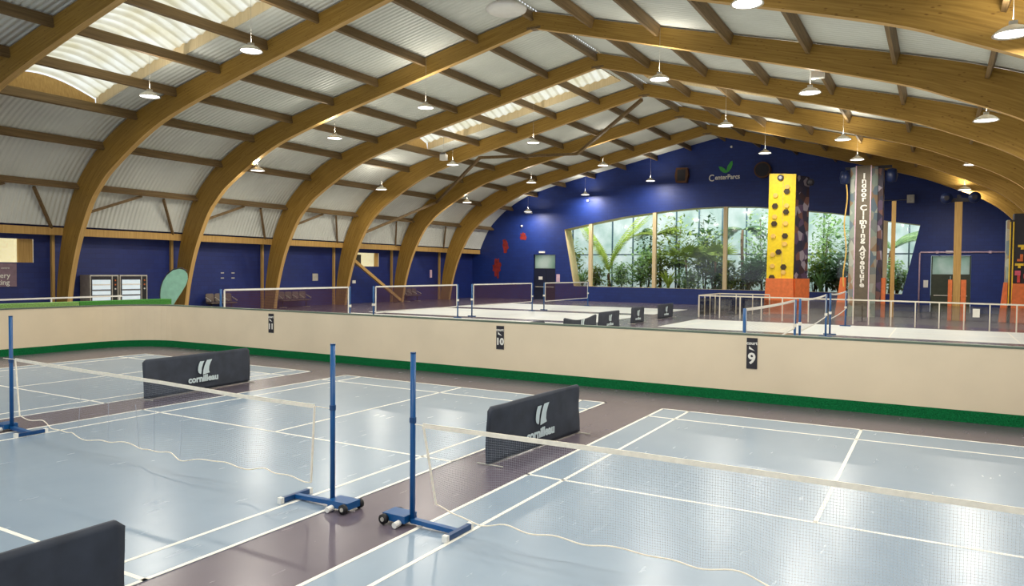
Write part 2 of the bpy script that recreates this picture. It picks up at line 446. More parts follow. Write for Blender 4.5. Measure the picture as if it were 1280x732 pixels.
def skylight(s, d0, d1, y0, y1, label):
    zc = (zout(s, d0) + zout(s, d1)) / 2
    t = thing('skylight', (XR + s * (d0 + d1) / 2, (y0 + y1) / 2, zc), label, 'skylight', 'barrel skylights in the roof')
    n = max(12, int((d1 - d0) / .07)); na = 14
    nx = Vector((s * (zout(s, d0) - zout(s, d1)), 0, d1 - d0)).normalized()
    b = MB(); h = .3; rise = .55
    for i in range(n + 1):
        d = d0 + (d1 - d0) * i / n; w = .035 * math.sin(2 * PI * (d1 - d0) * i / n / .41)
        base = Vector((XR + s * d, 0, zout(s, d) + .1))
        for j in range(na + 1):
            a = j / na; p = base + nx * (h + rise * math.sin(PI * a) + w)
            b.v.append((p.x, y0 + (y1 - y0) * a, p.z))
    for i in range(n):
        for j in range(na):
            p = i * (na + 1) + j; b.f.append((p, p + 1, p + na + 2, p + na + 1))
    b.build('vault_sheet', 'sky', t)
    for y in (y0, y1):
        c = MB(); m = 16
        for i in range(m):
            da, db = d0 + (d1 - d0) * i / m, d0 + (d1 - d0) * (i + 1) / m
            p = [Vector((XR + s * d, y, zout(s, d) + zz)) for d in (da, db) for zz in (.02, .45)]
            c.add(p, [(0, 1, 3, 2)])
        c.build('curb_board', 'cream_wood', t)
    for d in (d0, d1):
        base = Vector((XR + s * d, 0, zout(s, d) + .03)); c = MB()
        vs = [(base.x, y0, base.z), (base.x, y1, base.z)] + [tuple(Vector((base.x, y1 + (y0 - y1) * j / 14, base.z)) + nx * (.35 + rise * math.sin(PI * j / 14))) for j in range(15)]
        c.add(vs, [tuple(range(len(vs)))]); c.build('end_board', 'lath', t)
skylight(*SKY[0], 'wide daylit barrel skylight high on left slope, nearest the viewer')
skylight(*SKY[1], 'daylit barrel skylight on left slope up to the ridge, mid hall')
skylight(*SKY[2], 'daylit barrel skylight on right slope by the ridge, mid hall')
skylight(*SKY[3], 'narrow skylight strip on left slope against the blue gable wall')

# arches
def rafter(s, y0, y1):
    o, _ = resample(OD[s], 60); i_, L = resample(dense(INN[s]), 60)
    b = MB(); b.uv = []; k = 4
    for yi, y in enumerate((y0, y1)):
        for n in range(61):
            for j in range(k + 1):
                t = j / k
                x = o[n][0] * (1 - t) + i_[n][0] * t; z = o[n][1] * (1 - t) + i_[n][1] * t
                b.v.append((XR + s * x, y, z)); b.uv.append((L * n / 60 + y0 * 3.7 + s * 31, t * .8 + (yi * .3)))
    q = 61 * (k + 1)
    for n in range(60):
        for j in range(k):
            p = n * (k + 1) + j
            b.f.append((p, p + 1, p + k + 2, p + k + 1)); b.f.append((q + p, q + p + k + 1, q + p + k + 2, q + p + 1))
        p = n * (k + 1)
        b.f.append((p, p + k + 1, q + p + k + 1, q + p))
    # soffit with its own verts so that its grain stays clean
    o0 = len(b.v)
    for n in range(61):
        for yi, y in enumerate((y0, y1)):
            b.v.append((XR + s * i_[n][0], y, i_[n][1])); b.uv.append((L * n / 60, 2 + yi * .2))
    b.soff = len(b.f)
    for n in range(60): b.f.append((o0 + 2 * n, o0 + 2 * n + 1, o0 + 2 * n + 3, o0 + 2 * n + 2))
    return b
for k in range(-1, 7):
    lab = f'laminated timber roof arch, {ORD[6 - k]} from the blue gable wall' if k < 6 else 'laminated timber roof arch standing nearest the blue gable wall'
    t = thing('roof_arch', (XR, A(k), 0), lab, 'roof arch', 'laminated timber arches across the hall')
    for s in (-1, 1):
        rb = rafter(s, A(k) - .11, A(k) + .11); ro = rb.build('rafter', 'glulam', t); ro.data.materials.append(M['lit_soffit'])
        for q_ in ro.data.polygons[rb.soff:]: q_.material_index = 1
    b = MB(); b.box(XR - .28, XR + .28, A(k) - .13, A(k) + .13, 11.12, 11.2); b.build('apex_plate', 'purlin', t)
    # timber wall post beside the left foot
    MB().box(-29.95, -29.8, A(k) - .24, A(k) - .12, 0, 3.8).build('wall_post', 'lath', t)

# purlins between the arches
PD = {-1: [0.12, 2.5, 5.0, 7.42, 9.9, 12.4, 14.9, 17.2, 19.1], 1: [2.35, 4.75, 7.15, 9.5, 11.84, 14.1, 16.3]}
BAYS = [(A(k), A(k + 1)) for k in range(-1, 6)] + [(A(6), YG)]
for bi, (ya, yb) in enumerate(BAYS):
    where = f'between {ORD[7 - bi]} and {ORD[6 - bi]} arches from gable' if bi < 7 else 'between the last arch and the gable wall'
    for s in (-1, 1):
        for pi_, d in enumerate(PD[s]):
            if s == 1 and bi == 0: continue
            z = zout(s, d); dz = zout(s, d + .05) - zout(s, max(0, d - .05)); dx = .1 if d > .05 else .05
            nx = Vector((-s * -dz, 0, dx)).normalized() if s == 1 else Vector((dz, 0, dx)).normalized()
            nx = Vector((s * -dz, 0, dx)).normalized()
            tx = Vector((nx.z, 0, -nx.x))
            p = Vector((XR + s * d, 0, z)) + nx * .03; hh = .34
            b = MB(); vs = [(p + tx * (i * .055) - nx * (j * hh)) + Vector((0, y, 0)) for y in (ya + .11, yb - (.11 if bi < 7 else .02)) for j in (0, 1) for i in (-1, 1)]
            b.add(vs, [(0, 2, 3, 1), (4, 5, 7, 6), (0, 1, 5, 4), (2, 6, 7, 3), (0, 4, 6, 2), (1, 3, 7, 5)])
            o = b.build('roof_purlin', 'purlin', None, base=(XR + s * d, (ya + yb) / 2, z))
            side = 'left' if s < 0 else 'right'
            pos = 'at the ridge' if d < .5 else f'{ORD[pi_ - (1 if s < 0 else 0)]} down the {side} slope'
            tag(o, f'roof purlin {pos}, {where}', 'purlin', 'timber purlins between the arches')
    # eave beam and struts on the left
    o = MB().box(-29.32, -29.17, ya + .11, yb - .05, 3.66, 3.99).build('eave_beam', 'lath', None, base=(-29.25, (ya + yb) / 2, 3.8))
    tag(o, f'pale timber eave beam over the left wall, {where}', 'beam', 'eave beams along the left wall')
    if bi < 7:
        for nm, p, q in (('near', (-28.62, ya + .3, 4.55), (-28.12, ya + 2.9, 5.6)), ('far', (-28.12, ya + 4.0, 5.55), (-29.2, ya + 5.25, 3.97))):
            if nm == 'near' and bi in (5, 6): continue
            o = MB().bar(p, q, .1, .12).build('eave_strut', 'purlin', None, base=p)
            tag(o, f'{nm} slanting strut over eave beam {where}', 'strut', 'slanting struts above the eave beams')
    else:
        o = MB().bar((-28.12, ya + 1.6, 5.5), (-29.2, ya + 1.1, 3.97), .1, .12).build('eave_strut', 'purlin', None, base=(-28.5, ya + 1.5, 5.4))
        tag(o, 'slanting strut above the eave beam beside the gable wall', 'strut', 'slanting struts above the eave beams')
# zigzag braces in one bay and one on the wall
zz = [(-27.6, A(4), 4.6), (-26.0, A(5), 6.95), (-18.9, A(4), 8.75), (-15.4, A(5), 9.5), (-9.2, A(4), 11.0)]
nm = ['lowest of the zigzag, from arch foot upwards', 'second of the zigzag', 'third of the zigzag', 'topmost of the zigzag, reaching the ridge']
for i in range(4):
    p, q = Vector(zz[i]), Vector(zz[i + 1]); sg = 1 if q.y > p.y else -1
    p.y += .11 * sg; q.y -= .11 * sg
    o = MB().bar(p, q, .14, .16).build('roof_brace', 'purlin', None, base=p)
    tag(o, f'timber wind brace under the roof, {nm[i]}', 'brace', 'zigzag wind braces under the left slope')
o = MB().bar((-28.9, A(4) + .15, 3.15), (-29.1, A(5) - .12, .12), .16, .2).build('wall_brace', 'lath', None, base=(-29, A(4), 3))
tag(o, 'pale timber brace slanting down the left wall below a window', 'brace')

# gable wall with the big window and two door openings
gp = []
for s in (-1, 1):
    pts = [(XR + s * (d + .1 if z > 4.25 else (21.05 if s < 0 else 18.98)), z + .1) for d, z in OD[s]]
    gp.append(pts)
outer = [(x, z) for x, z in gp[0][::-1]] + [(x, z) for x, z in gp[1][1:]]
outer[0] = (outer[0][0], 0); outer[-1] = (outer[-1][0], 0)
WTOP = [(-21.4, 5.55), (-19.2, 5.95), (-16.6, 6.38), (-13.4, 6.72), (-11, 6.87), (-9, 6.9), (-7, 6.82), (-5, 6.58), (-2.1, 6.25), (.9, 5.68), (2.95, 5.35)]
WIN = WTOP + [(2.05, 1.05), (-20.55, 1.15)]
D1 = [(-24.12, 0), (-24.12, 3.6), (-22.15, 3.6), (-22.15, 0)]
D2 = [(3.58, 0), (3.58, 3.45), (5.68, 3.45), (5.68, 0)]
# the door openings reach the ground, so they are notches of the outline
foot = [outer[-1]] + [p for p in D2[::-1]] + [p for p in D1[::-1]]
outline = outer + D2[::-1] + D1[::-1]
loops = [[Vector((x, z, 0)) for x, z in outline], [Vector((x, z, 0)) for x, z in WIN]]
flat = [v for l in loops for v in l]
b = MB(); b.add([(v.x, YG, v.y) for v in flat], tessellate_polygon(loops))
b.add([(v.x, YG + .35, v.y) for v in flat], tessellate_polygon(loops))
for l in (D1, D2):
    b.add([(x, y, z) for y in (YG, YG + .35) for x, z in l], [(0, 1, 5, 4), (1, 2, 6, 5), (2, 3, 7, 6)])
struct(b.build('wall_far', 'blue_g'))
# window_1: deep timber-lined opening
b = MB(); n = len(WIN); dp = 1.25
b.add([(x, y, z) for y in (YG, YG + dp) for x, z in WIN], [(i, (i + 1) % n, n + (i + 1) % n, n + i) for i in range(n)])
win = struct(b.build('window_1', 'cream_wood'))
def wtop(x):
    for (x0, z0), (x1, z1) in zip(WTOP, WTOP[1:]):
        if x0 <= x <= x1: return z0 + (z1 - z0) * (x - x0) / (x1 - x0)
    return 5.4
for x in (-19.2, -14.1, -8.95, -3.9, 1.03): MB().box(x - .13, x + .13, YG + .02, YG + .3, 1.08, wtop(x) + .02).build('window_post', 'cream_wood', win)
b = MB(); b.add([(x, YG + .34, z) for x, z in WIN], [tuple(range(n))]); b.build('window_pane', 'glass', win)
# glazed space behind: soil bed, misted outer glazing with steel mullions
b = MB().box(-34, 12, YG + .36, 56, .6, .9); struct(b.build('ground_planting_bed', 'soil'))
YW = 52.2
g = MB().add([(-36, YW, .9), (14, YW, .9), (14, YW, 9.5), (-36, YW, 9.5)], [(0, 1, 2, 3)]).build('window_2', 'fog'); struct(g)
x = -34.2
while x < 12:
    MB().box(x - .05, x + .05, YW - .12, YW - .02, .9, 9.3).build('window_frame', 'mull', g); x += 1.82
MB().box(-36, 14, YW - .1, YW - .03, 3.66, 3.76).build('window_frame', 'mull', g)
# doors
def door(name, x0, x1, zt, zd, leafm, mid):
    d = struct(MB().box(x0, x1, YG + .12, YG + .18, zd, zd + .1).build(name, leafm))
    MB().box(x0 + .02, mid - .01, YG + .12, YG + .17, 0.01, zd).build('door_leaf', leafm, d)
    MB().box(mid + .01, x1 - .02, YG + .12, YG + .17, 0.01, zd).build('door_leaf', leafm, d)
    MB().box(x0, x1, YG + .14, YG + .16, zd + .1, zt).build('door_pane', 'fog', d)
    for sx in (x0, x1 - .06): MB().box(sx, sx + .06, YG + .1, YG + .2, 0, zt).build('door_frame', leafm, d)
    MB().box(x0 + .15, x1 - .15, YG + .06, YG + .11, 1.0, 1.06).build('door_handle', 'lightgrey', d)
door('door_1', -24.1, -22.17, 3.58, 2.4, 'doorn', -23.05)
door('door_2', 3.6, 5.66, 3.43, 2.22, 'doorg', 4.62)

# side walls
def side_wall(name, x, y0, y1, zt, holes, ledge):
    loops = [[Vector((y0, 0, 0)), Vector((y1, 0, 0)), Vector((y1, zt, 0)), Vector((y0, zt, 0))]] + [[Vector(p) for p in ((a, c, 0), (b_, c, 0), (b_, d, 0), (a, d, 0))] for a, b_, c, d in holes]
    fl = [v for l in loops for v in l]; b = MB()
    b.add([(x, v.x, v.y) for v in fl], tessellate_polygon(loops))
    b.add([(x, y0, zt), (x, y1, zt), (x + ledge, y1, zt), (x + ledge, y0, zt)], [(0, 1, 2, 3)])
    return struct(b.build(name, 'blue_s'))
WH = [(7.4, 11.9, 2.46, 3.47), (32.2, 34.62, 2.5, 3.42)]
side_wall('wall_left', -29.97, YB, YG, 4.15, WH, .75)
side_wall('wall_right', 9.9, YB, YG, 4.15, [], -.75)
for i, (a, b_, c, d) in enumerate(WH):
    b = MB(); X0, X1 = -29.97, -31.6
    b.add([(xx, yy, z_) for xx in (X0, X1) for yy, z_ in ((a, c), (b_, c), (b_, d), (a, d))], [(0, 1, 5, 4), (1, 2, 6, 5), (2, 3, 7, 6), (3, 0, 4, 7), (4, 5, 6, 7)])
    w = struct(b.build(f'window_{i + 3}', 'roomcream_glow'))
    MB().box(-30.1, -29.99, b_ - .35 if i else b_ - .6, b_ - .02, c, d).build('window_frame', 'lath', w)
    if i:
        MB().box(-31.0, -30.95, a + .9, a + 1.7, c, d - .1).build('curtain', 'dark', w)
    else:
        MB().box(-31.0, -30.95, b_ - 1.35, b_ - .95, c, d - .1).build('blind', 'white', w)

# ---------------------------------------------------------------- partition wall with rounded corner
def offset_path(off):
    pts = [(9.85, 8.2 + off)]
    r = 1.5; cx, cy = -15.0, 6.7
    for i in range(13):
        t = PI / 2 + (PI / 2) * i / 12; pts.append((cx + (r + off) * math.cos(t), cy + (r + off) * math.sin(t)))
    pts.append((cx - r - off, -9.5)); return pts
def wall_strip(o0, o1, z0, z1):
    a, b_ = offset_path(o0), offset_path(o1); n = len(a); b = MB()
    for pth in (a, b_):
        for z in (z0, z1): b.v += [(p[0], p[1], z) for p in pth]
    for i in range(n - 1):
        b.f += [(i, i + 1, n + i + 1, n + i), (2 * n + i, 3 * n + i, 3 * n + i + 1, 2 * n + i + 1), (n + i, n + i + 1, 3 * n + i + 1, 3 * n + i), (i, 2 * n + i, 2 * n + i + 1, i + 1)]
    b.f += [(0, n, 3 * n, 2 * n), (n - 1, 3 * n - 1, 4 * n - 1, 2 * n - 1)]
    return b
struct(wall_strip(0, .1, 0, 1.19).build('wall_partition', 'cream'))
struct(wall_strip(-.012, 0, 0, .185).build('baseboard_partition', 'turf'))
def cap_strip():
    return wall_strip(-.01, .13, 1.19, 1.222)
struct(cap_strip().build('trim_1', 'cap'))

# number signs on the partition
def num_sign(x, w, h, z, num, label):
    t = thing('number_sign', (x, 8.19, z), label, 'sign', 'court number signs on the partition')
    MB().box(x - w / 2, x + w / 2, 8.185, 8.2, z - h / 2, z + h / 2).build('plate', 'dark', t)
    fr = lambda zz: frame((x, 8.182, zz), (1, 0, 0), (0, 0, 1))
    text('lettering', 'court', .085, 'line', fr(z + h * .33), t, bold=.002)
    b = MB(); b.prism([(-.05, 0), (.05, -.03), (-.05, .05)], lambda u, v, k: (x + u, 8.181 + k, z + h * .14 + v), .004); b.build('arrow', 'line', t)
    text('number', num, .27 if len(num) == 1 else .2, 'line', fr(z - h * .18), t, bold=.008)
# ---------------------------------------------------------------- near posts and nets
def bad_post(x, y, h, dirx, label, mb=None, r=.025):
    t = thing('badminton_post', (x, y, 0), label, 'net post', 'blue badminton posts at the front courts')
    MB().tube([(x, y, .03), (x, y, h)], r, 12).build('pole', 'post', t, True)
    MB().tube([(x, y, h), (x, y, h + .012)], r * 1.05, 12).build('pole_cap', 'postd', t)
    MB().bar((x, y, .05), (x + dirx * .5, y, .035), .055, .04).build('base_bar', 'post', t)
    cb = MB().bar((x + dirx * .5, y - .17, .035), (x + dirx * .5, y + .17, .035), .045, .045).build('cross_bar', 'postd', t)
    for s in (-1, 1): MB().bar((x + dirx * .5, y + s * .17, .033), (x + dirx * .5, y + s * .21, .033), .05, .06).build('foot_cap', 'white', cb)
    bx = MB(); x0, x1 = sorted((x - dirx * .02, x - dirx * .27))
    bx.box(x0, x1, y - .09, y + .09, .035, .1); bx.build('weight_box', 'post', t)
    for s in (-1, 1):
        w = MB().bar((x - dirx * .24, y + s * .1, .045), (x - dirx * .24, y + s * .13, .045), .01, .01)
        w = MB().tube([(x - dirx * .24, y + s * .095, .05), (x - dirx * .24, y + s * .13, .05)], .046, 14)
        wo = w.build('wheel', 'black', t, True)
        MB().tube([(x - dirx * .24, y + s * .128, .05), (x - dirx * .24, y + s * .136, .05)], .02, 10).build('wheel_hub', 'lightgrey', wo)
    MB().tube([(x - dirx * .08, y - .16, .03), (x - dirx * .08, y - .09, .035)], .028, 10).build('foot_cap', 'white', t)
    MB().tube([(x, y, h * .6), (x, y, h * .6 + .05)], r * 1.25, 12).build('collar', 'postd', t)
    return t
bad_post(-.07, -.02, 1.555, 1, 'blue post of the near right net, standing beside dark floor aisle')
bad_post(-1.04, -.02, 1.575, -1, 'blue post at the right end of the middle court net')
bad_post(-7.16, .07, 1.6, 1, 'blue post at the left end of the middle court net')
bad_post(6.2, -.02, 1.55, -1, 'blue post at the far right end of the near right net')

def wavy(x, seed):
    return .018 * math.sin(x * 7 + seed) + .012 * math.sin(x * 13.3 + seed * 2)
def interp(pts, x):
    for (a, za), (b, zb) in zip(pts, pts[1:]):
        if a <= x <= b: return za + (zb - za) * (x - a) / (b - a)
    return pts[0][1] if x < pts[0][0] else pts[-1][1]
def near_net(x0, x1, top, bot, posts, label, slant, folds, seed):
    t = thing('badminton_net', ((x0 + x1) / 2, 0, 0), label, 'net', 'nets hung on the front courts')
    zt = lambda x: interp(top, x)
    zb = lambda x: interp(bot, x) + wavy(x, seed)
    yy = lambda x, f: .05 * f * math.sin(x * 3.1 + seed) + .02 * f * math.sin(x * 9 + seed)   # belly of a slack net
    def pt(x, f):   # f 0 top, 1 bottom
        xx = x + slant * f * max(0, 1 - (x - x0) / .6)
        return Vector((xx, yy(x, f), zt(x) * (1 - f) + zb(x) * f))
    b = MB(); w = .0005
    p = .02; n = int((x1 - x0) / p)
    def ribbon(q, w):
        for a, c in zip(q, q[1:]):
            d = (c - a); nrm = Vector((d.z, 0, -d.x)).normalized() * w; sd = Vector((0, w, 0))
            b.add([a - nrm, a + nrm, c + nrm, c - nrm], [(0, 1, 2, 3)])
    for i in range(1, n):
        x = x0 + (x1 - x0) * i / n
        ribbon([pt(x, f / 8) for f in range(9)], w)
    m = 37
    for j in range(1, m):
        ribbon([pt(x0 + (x1 - x0) * i / 60, j / m) for i in range(61)], w)
    for x in folds:
        for k in range(3): ribbon([pt(x + k * .006, f / 8) for f in range(3, 9)], .0016)
    b.build('netting', 'net', t)
    b = MB(); k = 60
    for i in range(k + 1):
        x = x0 + (x1 - x0) * i / k; q = pt(x, 0)
        b.v += [(q.x, q.y - .004, q.z - .022), (q.x, q.y - .004, q.z + .018), (q.x, q.y + .004, q.z + .018), (q.x, q.y + .004, q.z - .022)]
    for i in range(k):
        for j in range(4): b.f.append((i * 4 + j, i * 4 + (j + 1) % 4, i * 4 + 4 + (j + 1) % 4, i * 4 + 4 + j))
    b.f += [(0, 1, 2, 3), (4 * k, 4 * k + 1, 4 * k + 2, 4 * k + 3)]
    b.build('top_tape', 'tape', t)
    MB().tube([pt(x0 + (x1 - x0) * i / 120, 1) for i in range(121)], .006, 6).build('bottom_cord', 'tape', t)
    for x in (x0, x1): MB().tube([pt(x, f / 8) for f in range(9)], .011, 6).build('side_tape', 'tape', t)
    for x, xp in posts: MB().tube([(x, 0, zt(x)), (xp, -.028, zt(x) + .005)], .004, 5).build('tie_cord', 'tape', t)
    return t
near_net(.03, 6.1, [(0, .915), (2, .925), (6.1, .9)], [(0, .18), (.64, .14), (1.33, .19), (1.88, .15), (2.4, .165), (6.1, .17)], [(.03, -.07), (6.1, 6.2)],
         'slack white-taped net of the near right court', .1, [], 1.0)
near_net(-6.9, -1.3, [(-7, 1.03), (-5.3, 1.0), (-3.7, .985), (-2.4, .955), (-1.3, .955)], [(-6.9, .28), (-6.3, .2), (-5.3, .17), (-4, .165), (-3, .19), (-1.9, .2), (-1.3, .225)],
         [(-6.9, -7.16), (-1.3, -1.04)], 'slack white-taped net of the middle court with vertical folds', .12, [-5.3, -4.75, -4.25, -3.85, -3.3], 2.2)

# ---------------------------------------------------------------- fabric barriers
STROKES = [[(-.105, .135), (-.03, .135), (-.055, .09), (-.075, .03), (-.085, -.06), (-.1, -.065), (-.135, -.04), (-.145, 0), (-.14, .05), (-.125, .1)],
           [(.02, .145), (.115, .15), (.085, .1), (.06, .04), (.055, -.02), (.07, -.06), (-.055, -.08), (-.05, -.02), (-.03, .05), (-.005, .105)]]
def barrier(x, y0, y1, label, h=.7, seed=0, dip=0, logo=True, x1=None, tz=.29):
    x1 = x if x1 is None else x1
    t = thing('court_barrier', ((x + x1) / 2, (y0 + y1) / 2, 0), label, 'barrier', 'dark fabric barriers between the courts')
    L = y1 - y0; nu, nv = 40, 14; b = MB()
    xs = lambda f: x + (x1 - x) * f
    for side in (0, 1):
        for i in range(nu + 1):
            f = i / nu
            for j in range(nv + 1):
                g = j / nv; e = min(f, 1 - f) * L
                zt = h - (.05 * (1 - min(1, e / .05)) ** 2) - dip * math.sin(PI * f)
                fold = .010 * math.sin(5 * f + 4 * g + seed) + .014 * noise.noise(Vector((f * 5 + seed, g * 2.5, seed))) + .012 * math.sin((f * 9 - g * 3) + seed) * (1 - f) * g
                fold *= min(1, .12 + max(0, abs(f - .54) - .24) * 9)
                b.v.append((xs(f) + (.016 if side == 0 else -.016) + fold, y0 + L * f, .03 + (zt - .03) * g))
    q = (nu + 1) * (nv + 1)
    for i in range(nu):
        for j in range(nv):
            p = i * (nv + 1) + j
            b.f.append((p, p + nv + 1, p + nv + 2, p + 1)); b.f.append((q + p, q + p + 1, q + p + nv + 2, q + p + nv + 1))
        p = i * (nv + 1) + nv; b.f.append((p, p + nv + 1, q + p + nv + 1, q + p))
        p = i * (nv + 1); b.f.append((p, q + p, q + p + nv + 1, p + nv + 1))
    for i in (0, nu):
        for j in range(nv):
            p = i * (nv + 1) + j; b.f.append((p, p + 1, q + p + 1, q + p))
    b.build('cover', 'cloth', t, True)
    for f, yy in ((0, y0 + .03), (1, y1 - .03)): MB().tube([(xs(f) - .16, yy, .015), (xs(f) + .2, yy, .015)], .009, 6).build('foot', 'lightgrey', t)
    MB().tube([(x, y0 + .03, .02), (x1, y1 - .03, .02)], .009, 6).build('bottom_rod', 'grey', t)
    if logo:
        cy = y0 + L * .58; cx = xs(.58) + .042
        dv = Vector((x1 - x, L, 0)).normalized()
        for st in STROKES: MB().prism(st, lambda u, v, k: (cx + k + dv.x * (u * 1.25 - .12), cy - .1 + dv.y * u * 1.25, h * .57 + v * 1.18), .003).build('emblem', 'logo', t)
        text('lettering', 'cornilleau', .165, 'logo', frame((cx - dv.x * .16, cy - .15, h * tz), dv, (0, 0, 1)), t, bold=.007, sx=1.05)
    return t
barrier(-7.86, 2.5, 4.88, 'charcoal fabric barrier between left and middle front courts', seed=1.3, x1=-8.02, tz=.33)
barrier(-.56, 2.03, 4.24, 'charcoal fabric barrier between middle and right front courts', seed=3.1, x1=-.41, tz=.285)
barrier(-.51, -4.75, -2.46, 'charcoal fabric barrier cut off in the lower left corner', seed=5.2, logo=False)
far_l = ['barely peeping over partition, nearest of the far row', 'with sagging top, second of the far row', 'third of the far row beyond partition', 'fourth of the far row beyond partition', 'farthest of the row, before the fence']
barrier(-7.2, 12.6, 16.2, 'charcoal fabric barrier ' + far_l[0], .68, 2, 0, False, -7.2)
barrier(-7.15, 17.5, 20.3, 'charcoal fabric barrier ' + far_l[1], .7, 3, .14)
barrier(-7.35, 20.95, 23.1, 'charcoal fabric barrier ' + far_l[2], .72, 4)
barrier(-7.65, 25.25, 26.85, 'charcoal fabric barrier ' + far_l[3], .72, 5)
barrier(-7.75, 29.1, 31.4, 'charcoal fabric barrier ' + far_l[4], .72, 6)

num_sign(1.14, .185, .55, .87, '9', 'dark sign reading court 9 on the cream partition')
num_sign(-4.1, .185, .5, .87, '10', 'dark sign reading court 10 on the cream partition')
num_sign(-11.1, .185, .5, .87, '11', 'dark sign reading court 11 on the cream partition')

# ---------------------------------------------------------------- far nets with posts
def far_net(x, y0, y1, h, netm, sw, label, labs, sag, zb0, zb1, posts=(1, 1)):
    for i, (y, lab) in enumerate(((y0, labs[0]), (y1, labs[1]))):
        t = thing('badminton_post', (x, y, 0), lab, 'net post', 'blue badminton posts on the far courts')
        MB().tube([(x, y, 0.02), (x, y, h)], .035, 8).build('pole', 'post', t, True)
        MB().box(x - .22, x + .22, y - .04, y + .04, .003, .05).build('base_bar', 'postd', t)
        MB().box(x - .045, x + .045, y - .045, y + .045, h * .5, h * .56).build('winder', 'white', t)
    t = thing('badminton_net', (x, (y0 + y1) / 2, 0), label, 'net', 'nets on the far courts')
    a, c = y0 + .14, y1 - .08; L = c - a
    zt = lambda f: h - .03 - sag * 4 * f * (1 - f)
    zb = lambda f: zb0 + (zb1 - zb0) * f - sag * 3 * f * (1 - f)
    b = MB(); n = int(L / .03)
    for i in range(1, n):
        f = i / n; y = a + L * f
        b.add([(x, y - sw, zb(f)), (x, y + sw, zb(f)), (x, y + sw, zt(f)), (x, y - sw, zt(f))], [(0, 1, 2, 3)])
    m = 26
    for j in range(1, m):
        g = j / m
        for i in range(10):
            f0, f1 = i / 10, (i + 1) / 10
            z0, z1 = zt(f0) * (1 - g) + zb(f0) * g, zt(f1) * (1 - g) + zb(f1) * g
            b.add([(x, a + L * f0, z0 - sw), (x, a + L * f1, z1 - sw), (x, a + L * f1, z1 + sw), (x, a + L * f0, z0 + sw)], [(0, 1, 2, 3)])
    b.build('netting', netm, t)
    for nm, fn, w in (('top_tape', zt, .03), ('bottom_cord', zb, .018)):
        b = MB()
        for i in range(10):
            f0, f1 = i / 10, (i + 1) / 10
            b.bar((x, a + L * f0, fn(f0)), (x, a + L * f1, fn(f1)), .012, w * 2)
        b.build(nm, 'white', t)
    for f, y in ((0, a), (1, c)): MB().bar((x, y, zb(f)), (x, y, zt(f)), .012, .06, (0, 1, 0)).build('side_tape', 'white', t)
    return t
c1 = [(10.5, 16.5), (17.9, 24.0), (25.25, 31.5), (32.95, 39.2)]
nl = ['nearest of the row beside left wall', 'second of the row beside left wall, before the slanting brace', 'third of the row beside left wall', 'farthest of the row, before the navy door']
for i, (y0, y1) in enumerate(c1):
    far_net(-16, y0, y1, 1.62, 'netd', .0052, 'white-edged maroon net, ' + nl[i],
            [f'blue post at the near end of the {ORD[i]} maroon net', f'blue post at the far end of the {ORD[i]} maroon net'], .0, .52 if i else .55, .55)
c2 = [(10.45, 16.75), (17.6, 23.4), (24.6, 29.9)]
for i, (y0, y1) in enumerate(c2):
    far_net(.5, y0, y1, 1.56, 'netl', .0016, f'slack pale net before the glass fence, {ORD[i]} from the partition',
            [f'blue post at the near end of the {ORD[i]} pale net', f'blue post at the far end of the {ORD[i]} pale net'], .05 if i else .02, .6, .75)

# ---------------------------------------------------------------- lamps
def lamp(loc, zr, label):
    x, y, z = loc
    t = thing('high_bay_lamp', loc, label, 'lamp', 'round white lamps hanging from the roof')
    MB().lathe((x, y, z), [(.08, .15), (.11, .14), (.2, .1), (.3, .03), (.34, -.01), (.345, -.03), (.335, -.03), (.28, .0), (0, .03)], 24).build('shade', 'lightgrey', t, True)
    MB().lathe((x, y, z - .012), [(0, 0), (.325, 0), (.325, .006), (0, .006)], 24).build('lens', 'lens', t)
    MB().box(x - .07, x + .07, y - .07, y + .07, z + .14, z + .22).build('driver_box', 'lightgrey', t)
    MB().tube([(x, y, z + .2), (x, y, zr)], .005, 5).build('cord', 'lightgrey', t)
    for nm, kind, e, dz in (('lamp_light', 'AREA', 240, -.03), ('ceiling_fill_light', 'AREA', 32, .26)):  # the upward light is added, unseen, to brighten the ceiling
        ld = LD.get(nm)
        if ld is None:
            ld = LD[nm] = bpy.data.lights.new(nm, kind); ld.energy = e; ld.color = (1, .93, .82)
            ld.shape = 'DISK'; ld.size = .62 if dz < 0 else .3
        o = bpy.data.objects.new(nm, ld); C.objects.link(o); o.parent = t; o.location = (0, 0, dz); o.rotation_euler = (0 if dz < 0 else PI, 0, 0)
LD = {}
ROWS = [(-23.9, 6.92, [18.8, 27.7, 36.6, 45.2], 'outermost row over the left wall'),
        (-19.2, 8.08, [1.4, 10.2, 19.0, 28.1, 37.1, 45.6], 'middle row of the left slope'),
        (-13.8, 8.75, [1.2, 9.85, 18.43, 27.4, 36.3, 44.8], 'inner row of the left slope'),
        (-4.2, 8.72, [1.0, 9.75, 18.5, 27.3, 35.7], 'inner row of the right slope'),
        (.35, 8.0, [-7, 2.0, 10.8, 19.6, 28.9, 35.2], 'middle row of the right slope'),
        (5.1, 6.9, [-6.5, 2.6, 11.7, 20.75, 30.9, 41.4], 'outermost row of the right slope')]
for x, z, ys, nm in ROWS:
    s = -1 if x < XR else 1
    for i, y in enumerate(ys):
        lamp((x, y, z), zout(s, abs(x - XR)) - .02, f'lit round hanging lamp, {ORD[len(ys) - 1 - i]} from the gable in the {nm}')

